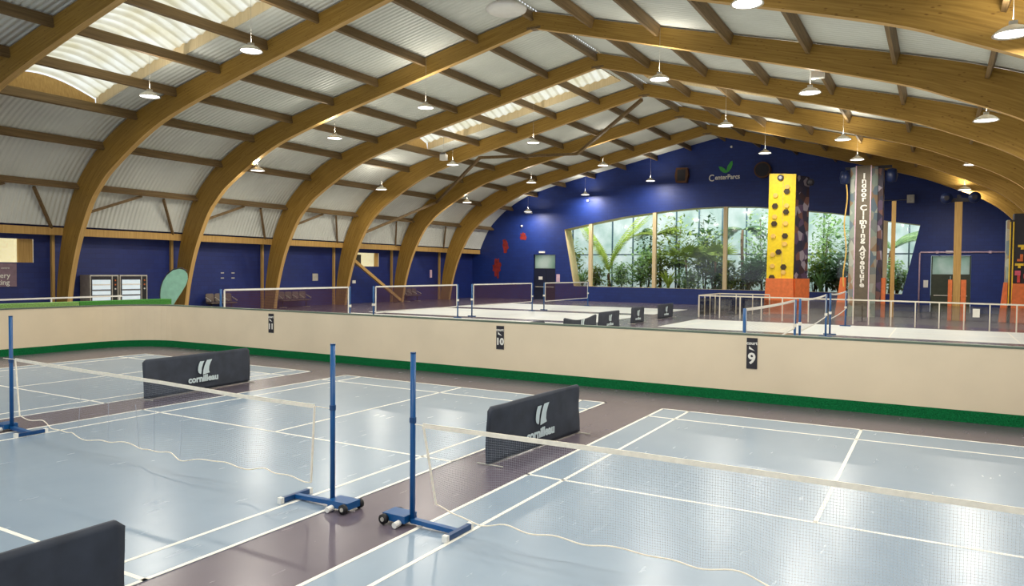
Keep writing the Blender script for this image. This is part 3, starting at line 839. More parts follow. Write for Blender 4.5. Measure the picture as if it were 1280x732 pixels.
# white domed fan unit at the ridge
t = thing('ceiling_fan', (-7.8, 14.55, 10.4), 'big white round ventilation dome hanging beside the ridge', 'ventilation unit')
MB().lathe((-7.8, 14.55, 10.3), [(0, -.02), (.5, 0), (.62, .06), (.64, .12), (.55, .2), (.25, .26), (0, .27)], 28).build('dome', 'white', t, True)
MB().tube([(-7.8, 14.55, 10.6), (-7.8, 14.55, 11.5)], .03, 8).build('hanger', 'lightgrey', t)
# ---------------------------------------------------------------- left wall furniture
def vending(y0, y1, label):
    x0, x1 = -29.9, -29.1; h = 1.93; w = y1 - y0
    t = thing('vending_machine', ((x0 + x1) / 2, (y0 + y1) / 2, 0), label, 'vending machine', 'drinks machines against the left wall')
    MB().box(x0, x1, y0, y1, 0, h).build('cabinet', 'lightgrey', t)
    MB().box(x1, x1 + .012, y0 + .04, y1 - .32, .25, h - .06).build('door_surround', 'dark', t)
    g = MB().box(x1 + .012, x1 + .02, y0 + .09, y1 - .38, .35, h - .22).build('display', 'vend', t)
    for i in range(5): MB().box(x1 + .02, x1 + .032, y0 + .09, y1 - .38, .45 + i * .25, .52 + i * .25).build('shelf', 'grey' if i < 4 else 'white', g)
    k = MB().box(x1, x1 + .015, y1 - .27, y1 - .05, .3, h - .06).build('control_panel', 'black', t)
    for i in range(3): MB().lathe((x1 + .02, y1 - .16, h - .25 - i * .2), [(0, -.04), (.03, -.03), (.04, 0), (.03, .03), (0, .04)], 10).build('button', 'white' if i == 2 else 'hold_o', k)
vending(13.85, 15.17, 'lit drinks vending machine beside the big arch foot, left one')
vending(15.25, 16.62, 'lit drinks vending machine beside the mint flag, right one')

t = thing('feather_flag', (-18.9, 10.6, 0), 'mint green teardrop flag behind the partition corner', 'flag')
def flagpt(u, v, k): return (-18.95 + u * .865 + k * .5, 10.75 + u * .5 - k * .86, v)
out = [(-.28, .95), (-.33, 1.25), (-.33, 1.5), (-.26, 1.78), (-.12, 2.02), (.1, 2.2), (.32, 2.26), (.5, 2.22), (.6, 2.1), (.62, 1.92), (.56, 1.72), (.4, 1.45), (.2, 1.15), (.05, .9), (-.1, .72)]
MB().prism(out, flagpt, .008).build('sail', 'flag', t)
MB().tube([flagpt(-.1, .02, 0), flagpt(-.22, .72, 0), flagpt(-.35, 1.3, 0), flagpt(-.33, 1.6, 0), flagpt(-.24, 1.85, 0), flagpt(-.08, 2.1, 0), flagpt(.14, 2.25, 0), flagpt(.4, 2.29, 0), flagpt(.58, 2.19, 0)], .02, 6).build('pole', 'dark', t)
MB().box(-19.3, -18.8, 10.4, 11.0, 0.001, .06).build('base_plate', 'dark', t)

# green-carpeted kerbs of the play area, just beyond the return wall
for y0, y1, m, lab in ((2.0, 7.0, 'turf_l', 'light green carpeted kerb beyond the partition return, nearer piece'), (7.02, 10.0, 'turf_m', 'darker green carpeted kerb leading to the mint flag')):
    t = thing('carpet_kerb', (-18, (y0 + y1) / 2, 0), lab, 'kerb')
    MB().box(-18.15, -17.85, y0, y1, 0, 1.1).build('body', 'cream', t); MB().box(-18.2, -17.8, y0, y1, 1.1, 1.27).build('carpet_top', m, t)
t = thing('handrail', (-21, 6, 0), 'low white handrail behind the green carpeted kerbs', 'handrail')
MB().bar((-21, 3, 1.24), (-21, 10.3, 1.28), .04, .05).build('top_rail', 'white', t)
for y in (3.2, 5.5, 7.9, 10.2): MB().bar((-21, y, .0), (-21, y, 1.24), .04, .04).build('upright', 'white', t)

t = thing('wall_sign', (-29.9, 9.9, 1.9), 'mauve sign with white lettering below the lit window', 'sign')
MB().box(-29.95, -29.92, 8.6, 11.2, 1.43, 2.42).build('board', 'purple', t)
text('lettering', 'ntery\nnting', .3, 'line', frame((-29.91, 10.62, 1.75), (0, 1, 0), (0, 0, 1)), t, bold=.004, ls=.95)
text('small_lettering', 'centre', .13, 'line', frame((-29.91, 10.75, 2.22), (0, 1, 0), (0, 0, 1)), t)

def bench(y0, n, label):
    x = -29.3; t = thing('bench_seat', (x, y0, 0), label, 'bench', 'rows of seats along the left wall')
    w = .56; L = n * w
    MB().bar((x, y0, .38), (x, y0 + L, .38), .06, .06).build('beam', 'dark', t)
    for i in range(n):
        yc = y0 + (i + .5) * w
        s = MB().box(x - .22, x + .24, yc - .25, yc + .25, .41, .47).build('seat', 'seat', t)
        b = MB(); b.prism([(-.25, .5), (.25, .5), (.25, .86), (.2, .93), (-.2, .93), (-.25, .86)], lambda u, v, k: (x - .24 - (v - .5) * .15 + k, yc + u, v), .05); b.build('backrest', 'seat', t)
    for i in range(n + 1):
        yc = y0 + i * w; MB().bar((x + .2, yc, .55), (x - .2, yc, .72), .05, .05).build('armrest', 'lightgrey', t)
    for yc in (y0 + .2, y0 + L - .2):
        MB().bar((x, yc, .38), (x, yc, .03), .05, .05).build('leg', 'dark', t); MB().bar((x - .25, yc, .02), (x + .3, yc, .02), .05, .04).build('foot', 'lightgrey', t)
bench(20.2, 3, 'row of taupe seats by left wall behind the nearest maroon net post')
bench(25.1, 4, 'row of taupe seats by left wall, behind the nearest maroon net')
bench(36.7, 3, 'row of taupe seats by left wall, next to the slanting brace foot')

def plate(name, lab, cat, x0, x1, y0, y1, z0, z1, m):
    o = MB().box(x0, x1, y0, y1, z0, z1).build(name, m, None, base=((x0 + x1) / 2, (y0 + y1) / 2, z0)); return tag(o, lab, cat)
plate('notice', 'small pale notice on left wall above the nearest maroon net', 'notice', -29.96, -29.93, 28.3, 28.75, 1.55, 2.0, 'lightgrey')
plate('wall_socket', 'small white box on left wall beside the fourth arch', 'socket box', -29.96, -29.9, 31.9, 32.2, 1.35, 1.55, 'white')
for i, (y, z) in enumerate(((21.5, 2.0), (22.2, 2.0), (21.5, 1.72), (22.2, 1.72))):
    plate('wall_switch', f'tiny white switch plate on left wall, {["upper left", "upper right", "lower left", "lower right"][i]} of four', 'switch plate', -29.96, -29.94, y, y + .2, z, z + .06, 'lightgrey')
plate('notice', 'white upright notice on left wall before the last arch', 'notice', -29.96, -29.93, 40.6, 40.85, 1.7, 2.3, 'pink')
plate('door_notice', 'white notice on the navy door', 'notice', -23.7, -23.35, YG + .1, YG + .115, 1.6, 1.85, 'white')
plate('notice', 'pink and white notice beside the navy door', 'notice', -22.05, -21.75, YG - .03, YG + .01, 1.45, 2.05, 'pink')
plate('notice', 'white square notice beside the green double door', 'notice', 3.2, 3.45, YG - .03, YG + .01, 1.5, 1.95, 'white')
plate('exit_light', 'white emergency light over the navy door', 'light fitting', -23.6, -23.1, YG - .08, YG + .01, 3.72, 3.86, 'white')
plate('exit_light', 'white emergency light over the green double door', 'light fitting', 4.35, 4.7, YG - .08, YG + .01, 3.6, 3.75, 'white')
for i in range(3):
    plate('wall_hook_plate', f'small copper sign by the last arch, {["lowest", "middle", "top"][i]} of three', 'sign', -29.96, -29.92, 43.2, 43.7, 1.45 + i * .28, 1.6 + i * .28, 'lath' if i < 2 else 'brown')

# ---------------------------------------------------------------- things on the gable wall
# red painted splashes
def splash(cx, cz, sx, sz, seed, lab):
    rr = random.Random(seed); n = 22; pts = []
    for i in range(n):
        a = 2 * PI * i / n; r = 1 + rr.uniform(-.28, .3) + (.25 if i % 4 == 0 and math.sin(a) > 0 else 0)
        pts.append((cx + sx * r * math.cos(a), cz + sz * r * math.sin(a)))
    b = MB(); b.prism(pts, lambda u, v, k: (u, YG - .004 - k, v), .004)
    o = b.build('wall_painting', 'red', None, base=(cx, YG, cz)); tag(o, lab, 'wall painting', 'red splashes painted on the gable wall')
splash(-27.55, 2.5, .38, .72, 1, 'large red splash painted on the blue gable, lowest of three')
splash(-26.75, 4.3, .3, .48, 4, 'red splash painted on the blue gable, middle of three')
splash(-25.1, 5.05, .3, .3, 9, 'small red splash painted on the blue gable, topmost of three')
# logo sign
t = thing('logo_sign', (-9, YG - .03, 9.2), 'white lettering with green leaf emblem high on blue gable', 'sign')
text('lettering', 'enterParcs', .46, 'line', frame((-8.86, YG - .03, 8.93), (1, 0, 0), (0, 0, 1)), t, .01, .012, sx=.86)
text('lettering', 'C', .66, 'line', frame((-9.96, YG - .03, 8.9), (1, 0, 0), (0, 0, 1)), t, .01, .008, sx=.86)
def leaf(pts): MB().prism(pts, lambda u, v, k: (-8.95 + u, YG - .04 + k, 9.2 + v), .02).build('leaf_emblem', 'logog', t)
leaf([(-.02, .02), (-.2, .06), (-.42, .24), (-.52, .5), (-.3, .46), (-.1, .32), (.02, .14)])
leaf([(0, .02), (.02, .2), (.1, .5), (.3, .78), (.42, .84), (.44, .6), (.36, .34), (.2, .12)])
# speaker boxes
t = thing('wall_speaker', (-12, YG - .2, 9.2), 'brown angular speaker box left of the lettering', 'speaker')
MB().prism([(-.42, -.5), (.35, -.55), (.48, 0), (.4, .52), (-.4, .55), (-.5, 0)], lambda u, v, k: (-12 + u, YG - .4 + k, 9.2 + v), .38).build('case', 'brown', t)
MB().prism([(-.3, -.38), (.25, -.4), (.3, .4), (-.3, .4)], lambda u, v, k: (-12 + u, YG - .42 + k, 9.2 + v), .02).build('grille', 'dark', t)
t = thing('wall_fan', (-6.45, YG - .2, 9.25), 'dark round fan on blue gable above the yellow tower', 'fan')
MB().tube([(-6.45, YG - .4, 9.25), (-6.45, YG - .02, 9.25)], .55, 20).build('drum', 'brown', t)
MB().tube([(-6.45, YG - .43, 9.25), (-6.45, YG - .4, 9.25)], .45, 20).build('grille', 'dark', t)
t = thing('wall_pipe', (3, YG - .06, 0), 'pale pink pipe running up and across beside the green door', 'pipe')
MB().tube([(2.97, YG - .06, .0), (2.97, YG - .06, 3.6), (3.02, YG - .06, 3.66), (8.6, YG - .06, 3.66)], .045, 8).build('run', 'pink', t, True)
for x in (3.9, 6.6): MB().box(x - .07, x + .07, YG - .12, YG - .005, 3.59, 3.73).build('bracket', 'pink', t)
t = thing('cable_bar', (1.5, YG - .3, 6.7), 'thin horizontal bar with pale box right of the grey tower', 'cable bar')
MB().tube([(-1.0, YG - .25, 6.9), (2.3, YG - .25, 6.9)], .025, 6).build('bar', 'grey', t); MB().box(2.2, 2.6, YG - .35, YG - .01, 6.7, 7.2).build('box', 'lightgrey', t)
for i, (x, z, lab) in enumerate(((-24.4, 6.9, 'round grey lamp without light above the navy door'), (-8.6, 11.0, 'tiny white sensor dot below the gable peak'), (-19.4, 7.7, 'tiny white sensor dot left of the big window'), (-25.2, 5.9, 'tiny white sensor dot above the red splashes'))):
    r = .3 if i == 0 else .09
    o = MB().lathe((x, YG - .35, z), [(0, .3), (.05, .28), (r, 0), (r * .95, -.04), (0, -.04)] if i == 0 else [(0, -r), (r * .7, -r * .7), (r, 0), (r * .7, r * .7), (0, r)], 14)
    if i: o.v = [(a, b_ + .27, c) for a, b_, c in o.v]
    o = o.build('dead_lamp' if i == 0 else 'ceiling_sensor', 'lightgrey' if i == 0 else 'white', None, base=(x, YG - .1, z)); tag(o, lab, 'lamp' if i == 0 else 'sensor')

# ---------------------------------------------------------------- climbing towers
t = thing('climbing_tower', (-3.75, 39.2, 0), 'yellow climbing tower with dark and tan round holds', 'climbing tower')
yf = 38.4
MB().prism([(-4.52, 1.95), (-3.08, 1.95), (-3.03, 7.85), (-4.46, 7.95)], lambda u, v, k: (u, yf + k, v), .12).build('front_panel', 'yellow', t)
MB().box(-3.72, -3.69, yf - .012, yf, 1.97, 7.88).build('panel_seam', 'hold_t', t)
MB().prism([(-3.05, yf + .1), (-2.5, yf + 1.25), (-2.7, yf + 1.33), (-3.2, yf + .2)], lambda u, v, k: (u, v, 1.9 + k), 5.9).build('side_panel', 'rock', t)
MB().prism([(yf + .12, 1.9), (yf + 1.35, 1.9), (yf + 1.35, 7.7), (yf + .12, 7.9)], lambda u, v, k: (-4.5 + k, u, v), .18).build('side_panel', 'rock', t)
MB().box(-4.4, -3.1, yf + 1.2, yf + 1.35, 0, 7.6).build('back_panel', 'dark', t)
MB().prism([(-4.62, 0), (-2.95, 0), (-3.06, 2.0), (-4.5, 2.0)], lambda u, v, k: (u, yf - .22 + k, v), .3).build('crash_pad', 'orange', t)
MB().prism([(-2.96, yf), (-2.38, yf + 1.2), (-2.6, yf + 1.3), (-3.15, yf + .15)], lambda u, v, k: (u, v, k), 2.0).build('crash_pad', 'orange', t)
def hexhold(x, z, m, r=.17):
    MB().prism([(r * math.cos(a * PI / 3), r * math.sin(a * PI / 3)) for a in range(6)], lambda u, v, k: (x + u, yf - .08 + k, z + v), .085).build('hold', m, t)
for x, z in ((-3.5, 6.9), (-4.12, 6.1), (-3.52, 5.75), (-4.15, 5.1), (-3.55, 4.4), (-3.88, 3.5), (-3.6, 2.65), (-4.22, 2.05)): hexhold(x, z, 'hold_d')
for x, z in ((-3.48, 7.15), (-4.1, 6.7), (-3.5, 6.1), (-4.13, 5.5), (-3.53, 5.1), (-4.18, 4.4), (-3.55, 3.95), (-4.2, 3.35), (-4.2, 2.7), (-3.6, 2.35)): hexhold(x, z, 'hold_t', .14)
MB().tube([(-3.85, yf - .1, 7.68), (-3.85, yf, 7.68)], .17, 14).build('belay_ring', 'dark', t); MB().tube([(-3.85, yf - .12, 7.68), (-3.85, yf - .1, 7.68)], .09, 12).build('belay_hub', 'grey', t)
MB().lathe((-2.4, yf + .9, 7.45), [(0, -.2), (.16, -.16), (.22, 0), (.16, .16), (0, .2)], 14).build('belay_device', 'dark', t, True)

t = thing('climbing_pillar', (.42, 38.6, 0), 'grey climbing pillar with white stacked vertical lettering', 'climbing tower')
yf = 38.0
MB().box(.08, .78, yf, yf + .15, 0, 8.05).build('sign_panel', 'charcoal', t)
for x0, x1, d, xo in ((-.24, .06, .32, 1), (.8, 1.1, .32, -1)):
    b = MB(); n = 1
    pts = [(x0, yf + (.32 if xo > 0 else .02)), (x1, yf + (.02 if xo > 0 else .32)), (x1, yf + .9), (x0, yf + .9)]
    b.prism(pts, lambda u, v, k: (u, v, k), 8.0); b.build('side_panel', 'rock2', t)
for x in (.07, .79): MB().box(x - .025, x + .025, yf - .03, yf + .02, 0, 8.05).build('edge_strip', 'pink', t)
MB().box(1.1, 1.35, yf + .4, yf + 1.5, 0, 8.0).build('back_panel', 'rock', t)
fr = frame((.46, yf - .006, 4.6), (1, 0, 0), (0, 0, 1))
text('lettering', '\n'.join('Indoor Climbing Adventure'), .4, 'line', fr, t, .003, .013, ls=.6, sx=1.2)
for xa, xb in ((-.8, -.38), (1.2, 1.55)): MB().prism([(xa - .1, 0), (xb, 0), (xb, 2.1), (xa + .15, 2.1)], lambda u, v, k: (u, yf + .5 + k, v), .5).build('crash_pad', 'orange', t)
for x in (-.5, 1.75):
    MB().lathe((x, yf + .3, 7.5), [(0, -.38), (.22, -.32), (.28, 0), (.22, .32), (0, .38)], 14).build('belay_device', 'bluebox', t, True)
MB().tube([(-.42 + .06 * math.sin(z * 2.2), yf + .2, z) for z in [1.6 + .25 * i for i in range(23)]], .035, 6).build('rope', 'hold_t', t)
MB().box(-.5, 1.75, yf + .32, yf + .4, 7.9, 8.05).build('cross_arm', 'dark', t)
MB().box(1.75, 1.95, yf + 1.0, yf + 1.2, 0, 6.2).build('timber_post', 'lath', t)

t = thing('belay_pole', (4.78, 38, 0), 'golden timber pole with two blue belay drums on top', 'climbing pole')
MB().box(4.62, 4.95, 37.85, 38.15, 0, 5.95).build('pole', 'lath', t)
MB().box(4.3, 5.6, 37.95, 38.05, 5.95, 6.15).build('cross_arm', 'dark', t)
MB().box(4.7, 4.88, 37.94, 38.06, 6.1, 6.3).build('stub', 'dark', t)
for x in (4.25, 5.45):
    d = MB().tube([(x, 37.75, 6.15), (x, 38.1, 6.15)], .27, 18).build('belay_drum', 'bluebox', t, True)
    MB().tube([(x, 37.7, 6.15), (x, 37.76, 6.15)], .12, 12).build('drum_hub', 'dark', d)
for xa, xb in ((4.42, 4.6), (4.97, 5.2)): MB().box(xa, xb, 37.8, 38.2, 0, 2.05).build('crash_pad', 'orange', t)

t = thing('climbing_wall_block', (8.2, 38.3, 0), 'black climbing wall with coloured block holds and orange pad', 'climbing wall')
MB().box(7.12, 9.6, 38.0, 38.9, 0, 5.3).build('wall_panel', 'dark', t)
MB().box(6.84, 6.96, 38.05, 38.9, 0, 5.0).build('side_panel', 'rock2', t)
MB().box(6.96, 7.12, 37.97, 38.1, 0, 5.0).build('edge_strip', 'dark', t)
for x in (6.97, 7.1): MB().box(x - .025, x + .025, 37.93, 37.99, .9, 4.9).build('trim_strip', 'hold_y', t)
MB().prism([(7.05, .0), (9.6, .0), (9.6, 1.9), (7.12, 1.9)], lambda u, v, k: (u, 37.6 + k, v), .38).build('crash_pad', 'orange', t)
MB().prism([(6.6, .0), (6.9, .0), (6.92, 1.95), (6.78, 1.95)], lambda u, v, k: (u, 37.9 + k, v), .5).build('crash_pad', 'orange', t)
BLK = [('T', 7.3, 3.55, 'hold_y'), ('J', 7.28, 2.98, 'hold_o'), ('T', 7.2, 2.65, 'hold_y'), ('S', 7.2, 2.3, 'hold_p'), ('I', 7.3, 1.95, 'hold_r'), ('S', 7.62, 3.2, 'hold_b'), ('L', 7.55, 2.15, 'hold_r'), ('T', 7.75, 2.6, 'hold_g'), ('J', 8.1, 3.4, 'hold_r'), ('I', 8.3, 2.5, 'hold_y')]
SH = {'T': [(0, 1), (1, 1), (2, 1), (1, 0)], 'J': [(1, 0), (1, 1), (1, 2), (0, 0)], 'S': [(0, 0), (1, 0), (0, 1), (1, 1)], 'I': [(0, 0), (0, 1), (0, 2)], 'L': [(0, 0), (0, 1), (1, 0)]}
for s_, x, z, m in BLK:
    b = MB()
    for i, j in SH[s_]: b.box(x + i * .115, x + i * .115 + .112, 37.9, 38.0, z + j * .115, z + j * .115 + .112)
    b.build('block_hold', m, t)

# ---------------------------------------------------------------- glass balustrade
t = thing('glass_balustrade', (0, 32, 0), 'long glass balustrade with cream posts and rail before the towers', 'balustrade')
P0 = [(-6.7, 32.5), (9.3, 30.6)]
px = [-6.7, -5.6, -4.55, -3.5, -2.5, -1.3, -.35, .65, 1.3, 2.2, 3.15, 4.05, 4.95, 5.85, 6.75, 7.7, 8.65]
py = lambda x: 32.45 - .115 * (x + 6.7) if x < 2 else 31.45 - .2 * (x - 2)
hz = 1.08
def seg(pts):
    for i, p in enumerate(pts):
        MB().bar((p[0], p[1], 0), (p[0], p[1], hz), .05, .05).build('post', 'rail', t)
        if i:
            q = pts[i - 1]
            MB().bar((q[0], q[1], hz + .03), (p[0], p[1], hz + .03), .07, .06).build('rail', 'rail', t)
            a, c = Vector((*q, 0)), Vector((*p, 0)); d = (c - a).normalized() * .06
            MB().add([a + d + Vector((0, 0, .12)), c - d + Vector((0, 0, .12)), c - d + Vector((0, 0, .98)), a + d + Vector((0, 0, .98))], [(0, 1, 2, 3)]).build('glass_panel', 'rglass', t)
seg([(x, py(x)) for x in px])
seg([(-6.7, 32.5 + 1.05 * i) for i in range(5)])
seg([(-6.7 + .9 * i, 36.7) for i in range(4)])
plate('fence_notice', 'white notice on the glass balustrade below the pole', 'notice', 5.25, 5.5, 30.62, 30.64, .55, .9, 'white')

# ---------------------------------------------------------------- plants behind the big window
def pl(name, x, y, label):
    return thing(name, (x, y, .9), label, 'plant')
def frond(b, base, az, length, lift, droop, wid, reach=.9, n=14, nl=34):
    pts = []
    d = Vector((math.cos(az), math.sin(az), 0))
    for i in range(n + 1):
        f = i / n; pts.append(Vector(base) + d * (length * (f * reach)) * math.cos(lift * (1 - f)) + Vector((0, 0, length * (math.sin(lift) * f - droop * f * f))))
    b.tube(pts, [.022 * (1 - .8 * i / n) for i in range(n + 1)], 4)
    for i in range(2, nl):
        f = i / nl; k = min(n - 1, int(f * n)); u = f * n - k; p = pts[k].lerp(pts[k + 1], u); t = (pts[k + 1] - pts[k]).normalized()
        L = wid * math.sin(PI * min(1, .12 + f * .9)) ** .7
        sd = t.cross(Vector((0, 0, 1))).normalized()
        for s in (-1, 1):
            e = p + (sd * s * .8 + t * .55 + Vector((0, 0, -.35))) * L; w = t * .028
            b.add([p - w, p + w, p.lerp(e, .6) + w * .9, e, p.lerp(e, .6) - w * .9], [(0, 1, 2, 3, 4)])
def palm(x, y, h, n, L, label, lift=1.1, droop=.55, wid=.55, m='palm', arc=None, seed=0, reach=.9):
    t = pl('feather_palm', x, y, label); rr = random.Random(seed)
    MB().tube([(x + .05 * math.sin(i), y, .88 + (h) * i / 6) for i in range(7)], [.17, .15, .13, .12, .11, .12, .08], 9).build('trunk', 'bark', t, True)
    for i in range(n):
        b = MB(); az = ((i % 2) * PI + (1 if i % 2 else -1) * rr.uniform(-.9, .25)) if arc is None else arc[0] + (arc[1] - arc[0]) * i / (n - 1)
        frond(b, (x, y, .88 + h), az, L * rr.uniform(.85, 1.1), lift * rr.uniform(.75, 1.1), droop * rr.uniform(.7, 1.3), wid, reach); b.build('frond', m, t)
def fan_palm(x, y, h, n, label, r=.85, m='fan', seed=0):
    t = pl('fan_palm', x, y, label); rr = random.Random(seed)
    MB().tube([(x, y, .88), (x + .06, y, .9 + h * .5), (x, y, .9 + h)], [.1, .08, .08], 8).build('trunk', 'bark', t, True)
    for i in range(n):
        az = 2 * PI * i / n + rr.uniform(-.3, .3); el = rr.uniform(-.1, 1.0); L = rr.uniform(.6, 1.1)
        c = Vector((x, y, .9 + h)); d = Vector((math.cos(az) * math.cos(el), math.sin(az) * math.cos(el), math.sin(el))); e = c + d * L
        b = MB(); b.tube([c, c.lerp(e, .5) + Vector((0, 0, .06)), e], .02, 4)
        sd = d.cross(Vector((0, 0, 1))).normalized(); up = sd.cross(d)
        for k in range(-7, 8):
            a = k * .2; v = (d * math.cos(a) + sd * math.sin(a)) * r * rr.uniform(.85, 1.05) - up * (.25 * abs(math.sin(a)) + .12) * r
            w = (sd * math.cos(a) - d * math.sin(a)) * .075
            b.add([e, e + v * .5 + w, e + v, e + v * .5 - w], [(0, 1, 2, 3)])
        b.build('fan_leaf', m, t)
def bush(x, y, h, w, n, label, m='shrub', ls=.2, name='leafy_shrub', seed=0, stems=5, lo=.1):
    t = pl(name, x, y, label); rr = random.Random(seed + 100); st = MB(); lf = MB()
    tips = []
    for i in range(stems):
        a = rr.uniform(0, 2 * PI); q = Vector((x + w * .5 * math.cos(a) * rr.random(), y + .35 * w * math.sin(a) * rr.random(), .9 + h * rr.uniform(.6, 1)))
        p = Vector((x + rr.uniform(-.12, .12), y + rr.uniform(-.1, .1), .85)); md = p.lerp(q, .5) + Vector((rr.uniform(-.15, .15), 0, .1))
        st.tube([p, md, q], [.035, .025, .01], 5); tips += [p.lerp(md, .7), md, md.lerp(q, .5), q]
    for i in range(n):
        c = rr.choice(tips) + Vector((rr.gauss(0, w * .22), rr.gauss(0, w * .16), rr.gauss(0, h * .09)))
        if c.z < .9 + lo: c.z = .9 + lo + rr.random() * .3
        d = Vector((rr.uniform(-1, 1), rr.uniform(-1, 1), rr.uniform(-.7, .5))).normalized(); s_ = d.cross(Vector((rr.uniform(-.4, .4), rr.uniform(-.4, .4), 1))).normalized()
        L = ls * rr.uniform(.7, 1.4)
        lf.add([c, c + d * L * .45 + s_ * L * .26, c + d * L, c + d * L * .45 - s_ * L * .26], [(0, 1, 2, 3)])
    st.build('stem', 'bark', t); lf.build('foliage', m, t)
def tuft(x, y, h, n, label, m='lime', w=.06, seed=0):
    t = pl('strappy_plant', x, y, label); rr = random.Random(seed + 50); b = MB()
    for i in range(n):
        az = rr.uniform(0, 2 * PI); L = h * rr.uniform(.7, 1.2); lean = rr.uniform(.2, .75); d = Vector((math.cos(az), math.sin(az), 0)); s_ = Vector((-d.y, d.x, 0)) * w
        q = [Vector((x, y, .88)) + d * (L * lean * f * f) + Vector((0, 0, L * (f - .35 * lean * f * f))) for f in (0, .35, .7, 1)]
        for k in range(3):
            wa, wb = (1, 1, .6, 0)[k], (1, 1, .6, 0)[k + 1]
            b.add([q[k] - s_ * wa, q[k] + s_ * wa, q[k + 1] + s_ * wb, q[k + 1] - s_ * wb], [(0, 1, 2, 3)])
    b.build('blades', m, t)
G = YG
palm(-18.6, 49.0, 1.3, 16, 6.2, 'big feather palm with long arching fronds between left window posts', 1.42, .22, .8, seed=3, reach=.5)
bush(-21.6, 48.9, 3.8, 1.3, 420, 'slender shrub in the left end of the window', 'fan', .32, seed=1)
tuft(-20.6, 48.3, 1.6, 40, 'low strappy plant at the left end of the window', 'shrub', seed=1)
bush(-17.4, 48.5, 2.0, 1.7, 800, 'pale leafy shrub right of the big feather palm', 'shrub', .26, seed=2)
bush(-15.9, 49.0, 2.9, 1.6, 800, 'leafy shrub with broad leaves before the second window post', 'shrub', .32, seed=3)
bush(-15.9, 50.4, 5.4, 1.6, 420, 'dark tall shrub behind the second window post', 'darkleaf', .36, seed=4)
palm(-15.2, 50.0, 4.2, 12, 2.6, 'olive feather palm level with the second window post', .8, .6, .6, 'fan', seed=8)
bush(-13.3, 50.0, 5.4, 2.4, 800, 'tall airy shrub right of the second window post', 'fan', .32, seed=5, lo=1.8)
tuft(-13.5, 48.2, 1.7, 44, 'lime strappy plant at the foot of the second window post', 'lime', .08, seed=2)
fan_palm(-12.4, 48.9, 2.3, 14, 'olive fan palm between second and middle window posts', 1.1, 'fan', 1)
bush(-11.4, 50.6, 5.6, 1.8, 520, 'dark tall plant behind the fan palms', 'darkleaf', .4, seed=6, lo=1.0)
fan_palm(-10.2, 48.9, 2.2, 14, 'larger dark fan palm left of the middle window post', 1.2, 'fan', 2)
bush(-9.9, 49.2, 2.2, 1.8, 700, 'dark undergrowth shrub left of the middle window post', 'darkleaf', .36, seed=7)
palm(-8.6, 50.4, 4.6, 10, 2.2, 'small crowned palm behind the middle window post', .5, .7, .5, 'darkleaf', seed=5)
bush(-7.9, 49.3, 2.8, 2.0, 900, 'dense dark shrub right of the middle window post', 'darkleaf', .36, seed=8)
bush(-7.2, 50.4, 5.4, 2.2, 760, 'tall light-leaved tree right of the middle window post', 'shrub', .32, seed=9, lo=1.2)
fan_palm(-6.4, 48.8, 1.8, 11, 'fan palm beside the yellow tower', .95, 'darkleaf', 4)
bush(-5.4, 49.6, 4.6, 2.0, 700, 'leafy tree behind the yellow tower', 'darkleaf', .36, seed=10)
bush(-2.8, 50.3, 5.4, 2.2, 820, 'tall leafy tree right of the yellow tower', 'shrub', .33, seed=11, lo=.8)
bush(-1.9, 48.8, 2.5, 1.9, 900, 'dense dark shrub between the two towers', 'darkleaf', .36, seed=12)
bush(-.9, 49.6, 5.0, 1.6, 560, 'slim dark tree left of the grey pillar', 'darkleaf', .36, seed=13)
tuft(-2.9, 48.2, 1.8, 40, 'strappy plant low between the two towers', 'shrub', seed=3)
palm(1.2, 50.2, 3.0, 14, 3.6, 'feather palm with drooping fronds right of the grey pillar', 1.1, .6, .7, 'shrub', seed=6)
bush(1.6, 48.8, 2.2, 1.7, 800, 'pale leafy shrub at the right end of the window', 'shrub', .3, seed=14)

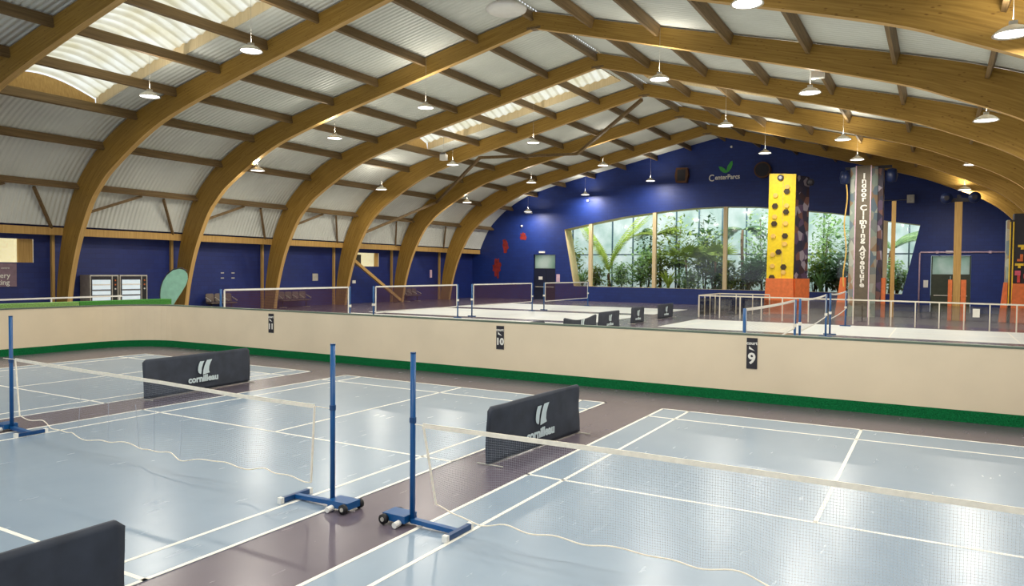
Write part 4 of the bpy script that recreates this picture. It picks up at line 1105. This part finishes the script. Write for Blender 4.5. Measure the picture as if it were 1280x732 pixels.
bush(-19.6, 48.6, 1.7, 1.5, 600, 'mid green low shrub left of the big feather palm trunk', 'fan', .28, seed=21)
bush(-12.0, 48.3, 1.6, 1.7, 700, 'mid green low shrub under the olive fan palm', 'shrub', .28, seed=22)
bush(-8.9, 48.2, 1.5, 1.4, 600, 'low green shrub right at the middle window post', 'fan', .28, seed=23)
bush(-5.9, 48.3, 1.7, 1.5, 600, 'low green shrub against the yellow tower side of the window', 'shrub', .28, seed=24)
bush(-14.6, 49.4, 3.6, 1.6, 700, 'mid height green shrub at the second window post', 'fan', .3, seed=25)
bush(-10.6, 49.9, 4.2, 1.8, 700, 'mid green tree behind the larger fan palm', 'fan', .3, seed=26, lo=1.4)
bush(-3.4, 49.2, 3.4, 1.6, 650, 'mid green shrub just right of the yellow tower', 'fan', .3, seed=27)

# added fill lights without fittings, to brighten the plants
for x in (-19, -12.5, -6, .5):
    ld = bpy.data.lights.new('plant_fill_light', 'AREA'); ld.energy = 800; ld.shape = 'RECTANGLE'; ld.size = 4; ld.size_y = .8; ld.color = (1, .97, .9)
    o = bpy.data.objects.new('plant_fill_light', ld); C.objects.link(o); o.location = (x, 47.3, 8.6); o.rotation_euler = (.45, 0, 0)
def jbox(x, y, z, lab):
    t = thing('junction_box', (x, y, z), lab, 'junction box')
    MB().box(x - .18, x + .18, y - .12, y + .12, z - .16, z + .16).build('case', 'white', t)
    MB().box(x - .15, x - .03, y - .13, y + .02, z + .16, z + .24).build('spotlight', 'grey', t)
    MB().box(x + .05, x + .17, y - .13, y + .02, z + .16, z + .24).build('spotlight', 'grey', t)
    MB().tube([(x, y, z + .16), (x, y, zout(-1 if x < XR else 1, abs(x - XR)))], .012, 5).build('hanger', 'lightgrey', t)
jbox(.62, 19.3, 8.5, 'white box with two small spots hanging above a lamp, right slope')
jbox(-19.45, 27.6, 8.42, 'white box with two small spots hanging above a lamp, left slope')

# ---------------------------------------------------------------- world and look
w = bpy.data.worlds.new('world'); S.world = w; w.use_nodes = True
bg = w.node_tree.nodes['Background']; bg.inputs[0].default_value = (.86, .93, 1, 1); bg.inputs[1].default_value = 1.25
S.view_settings.view_transform = 'Standard'
S.view_settings.look = 'None'
S.view_settings.exposure = 0
S.cycles.max_bounces = 8; S.cycles.diffuse_bounces = 5; S.cycles.transparent_max_bounces = 48
S.cycles.sample_clamp_indirect = 4
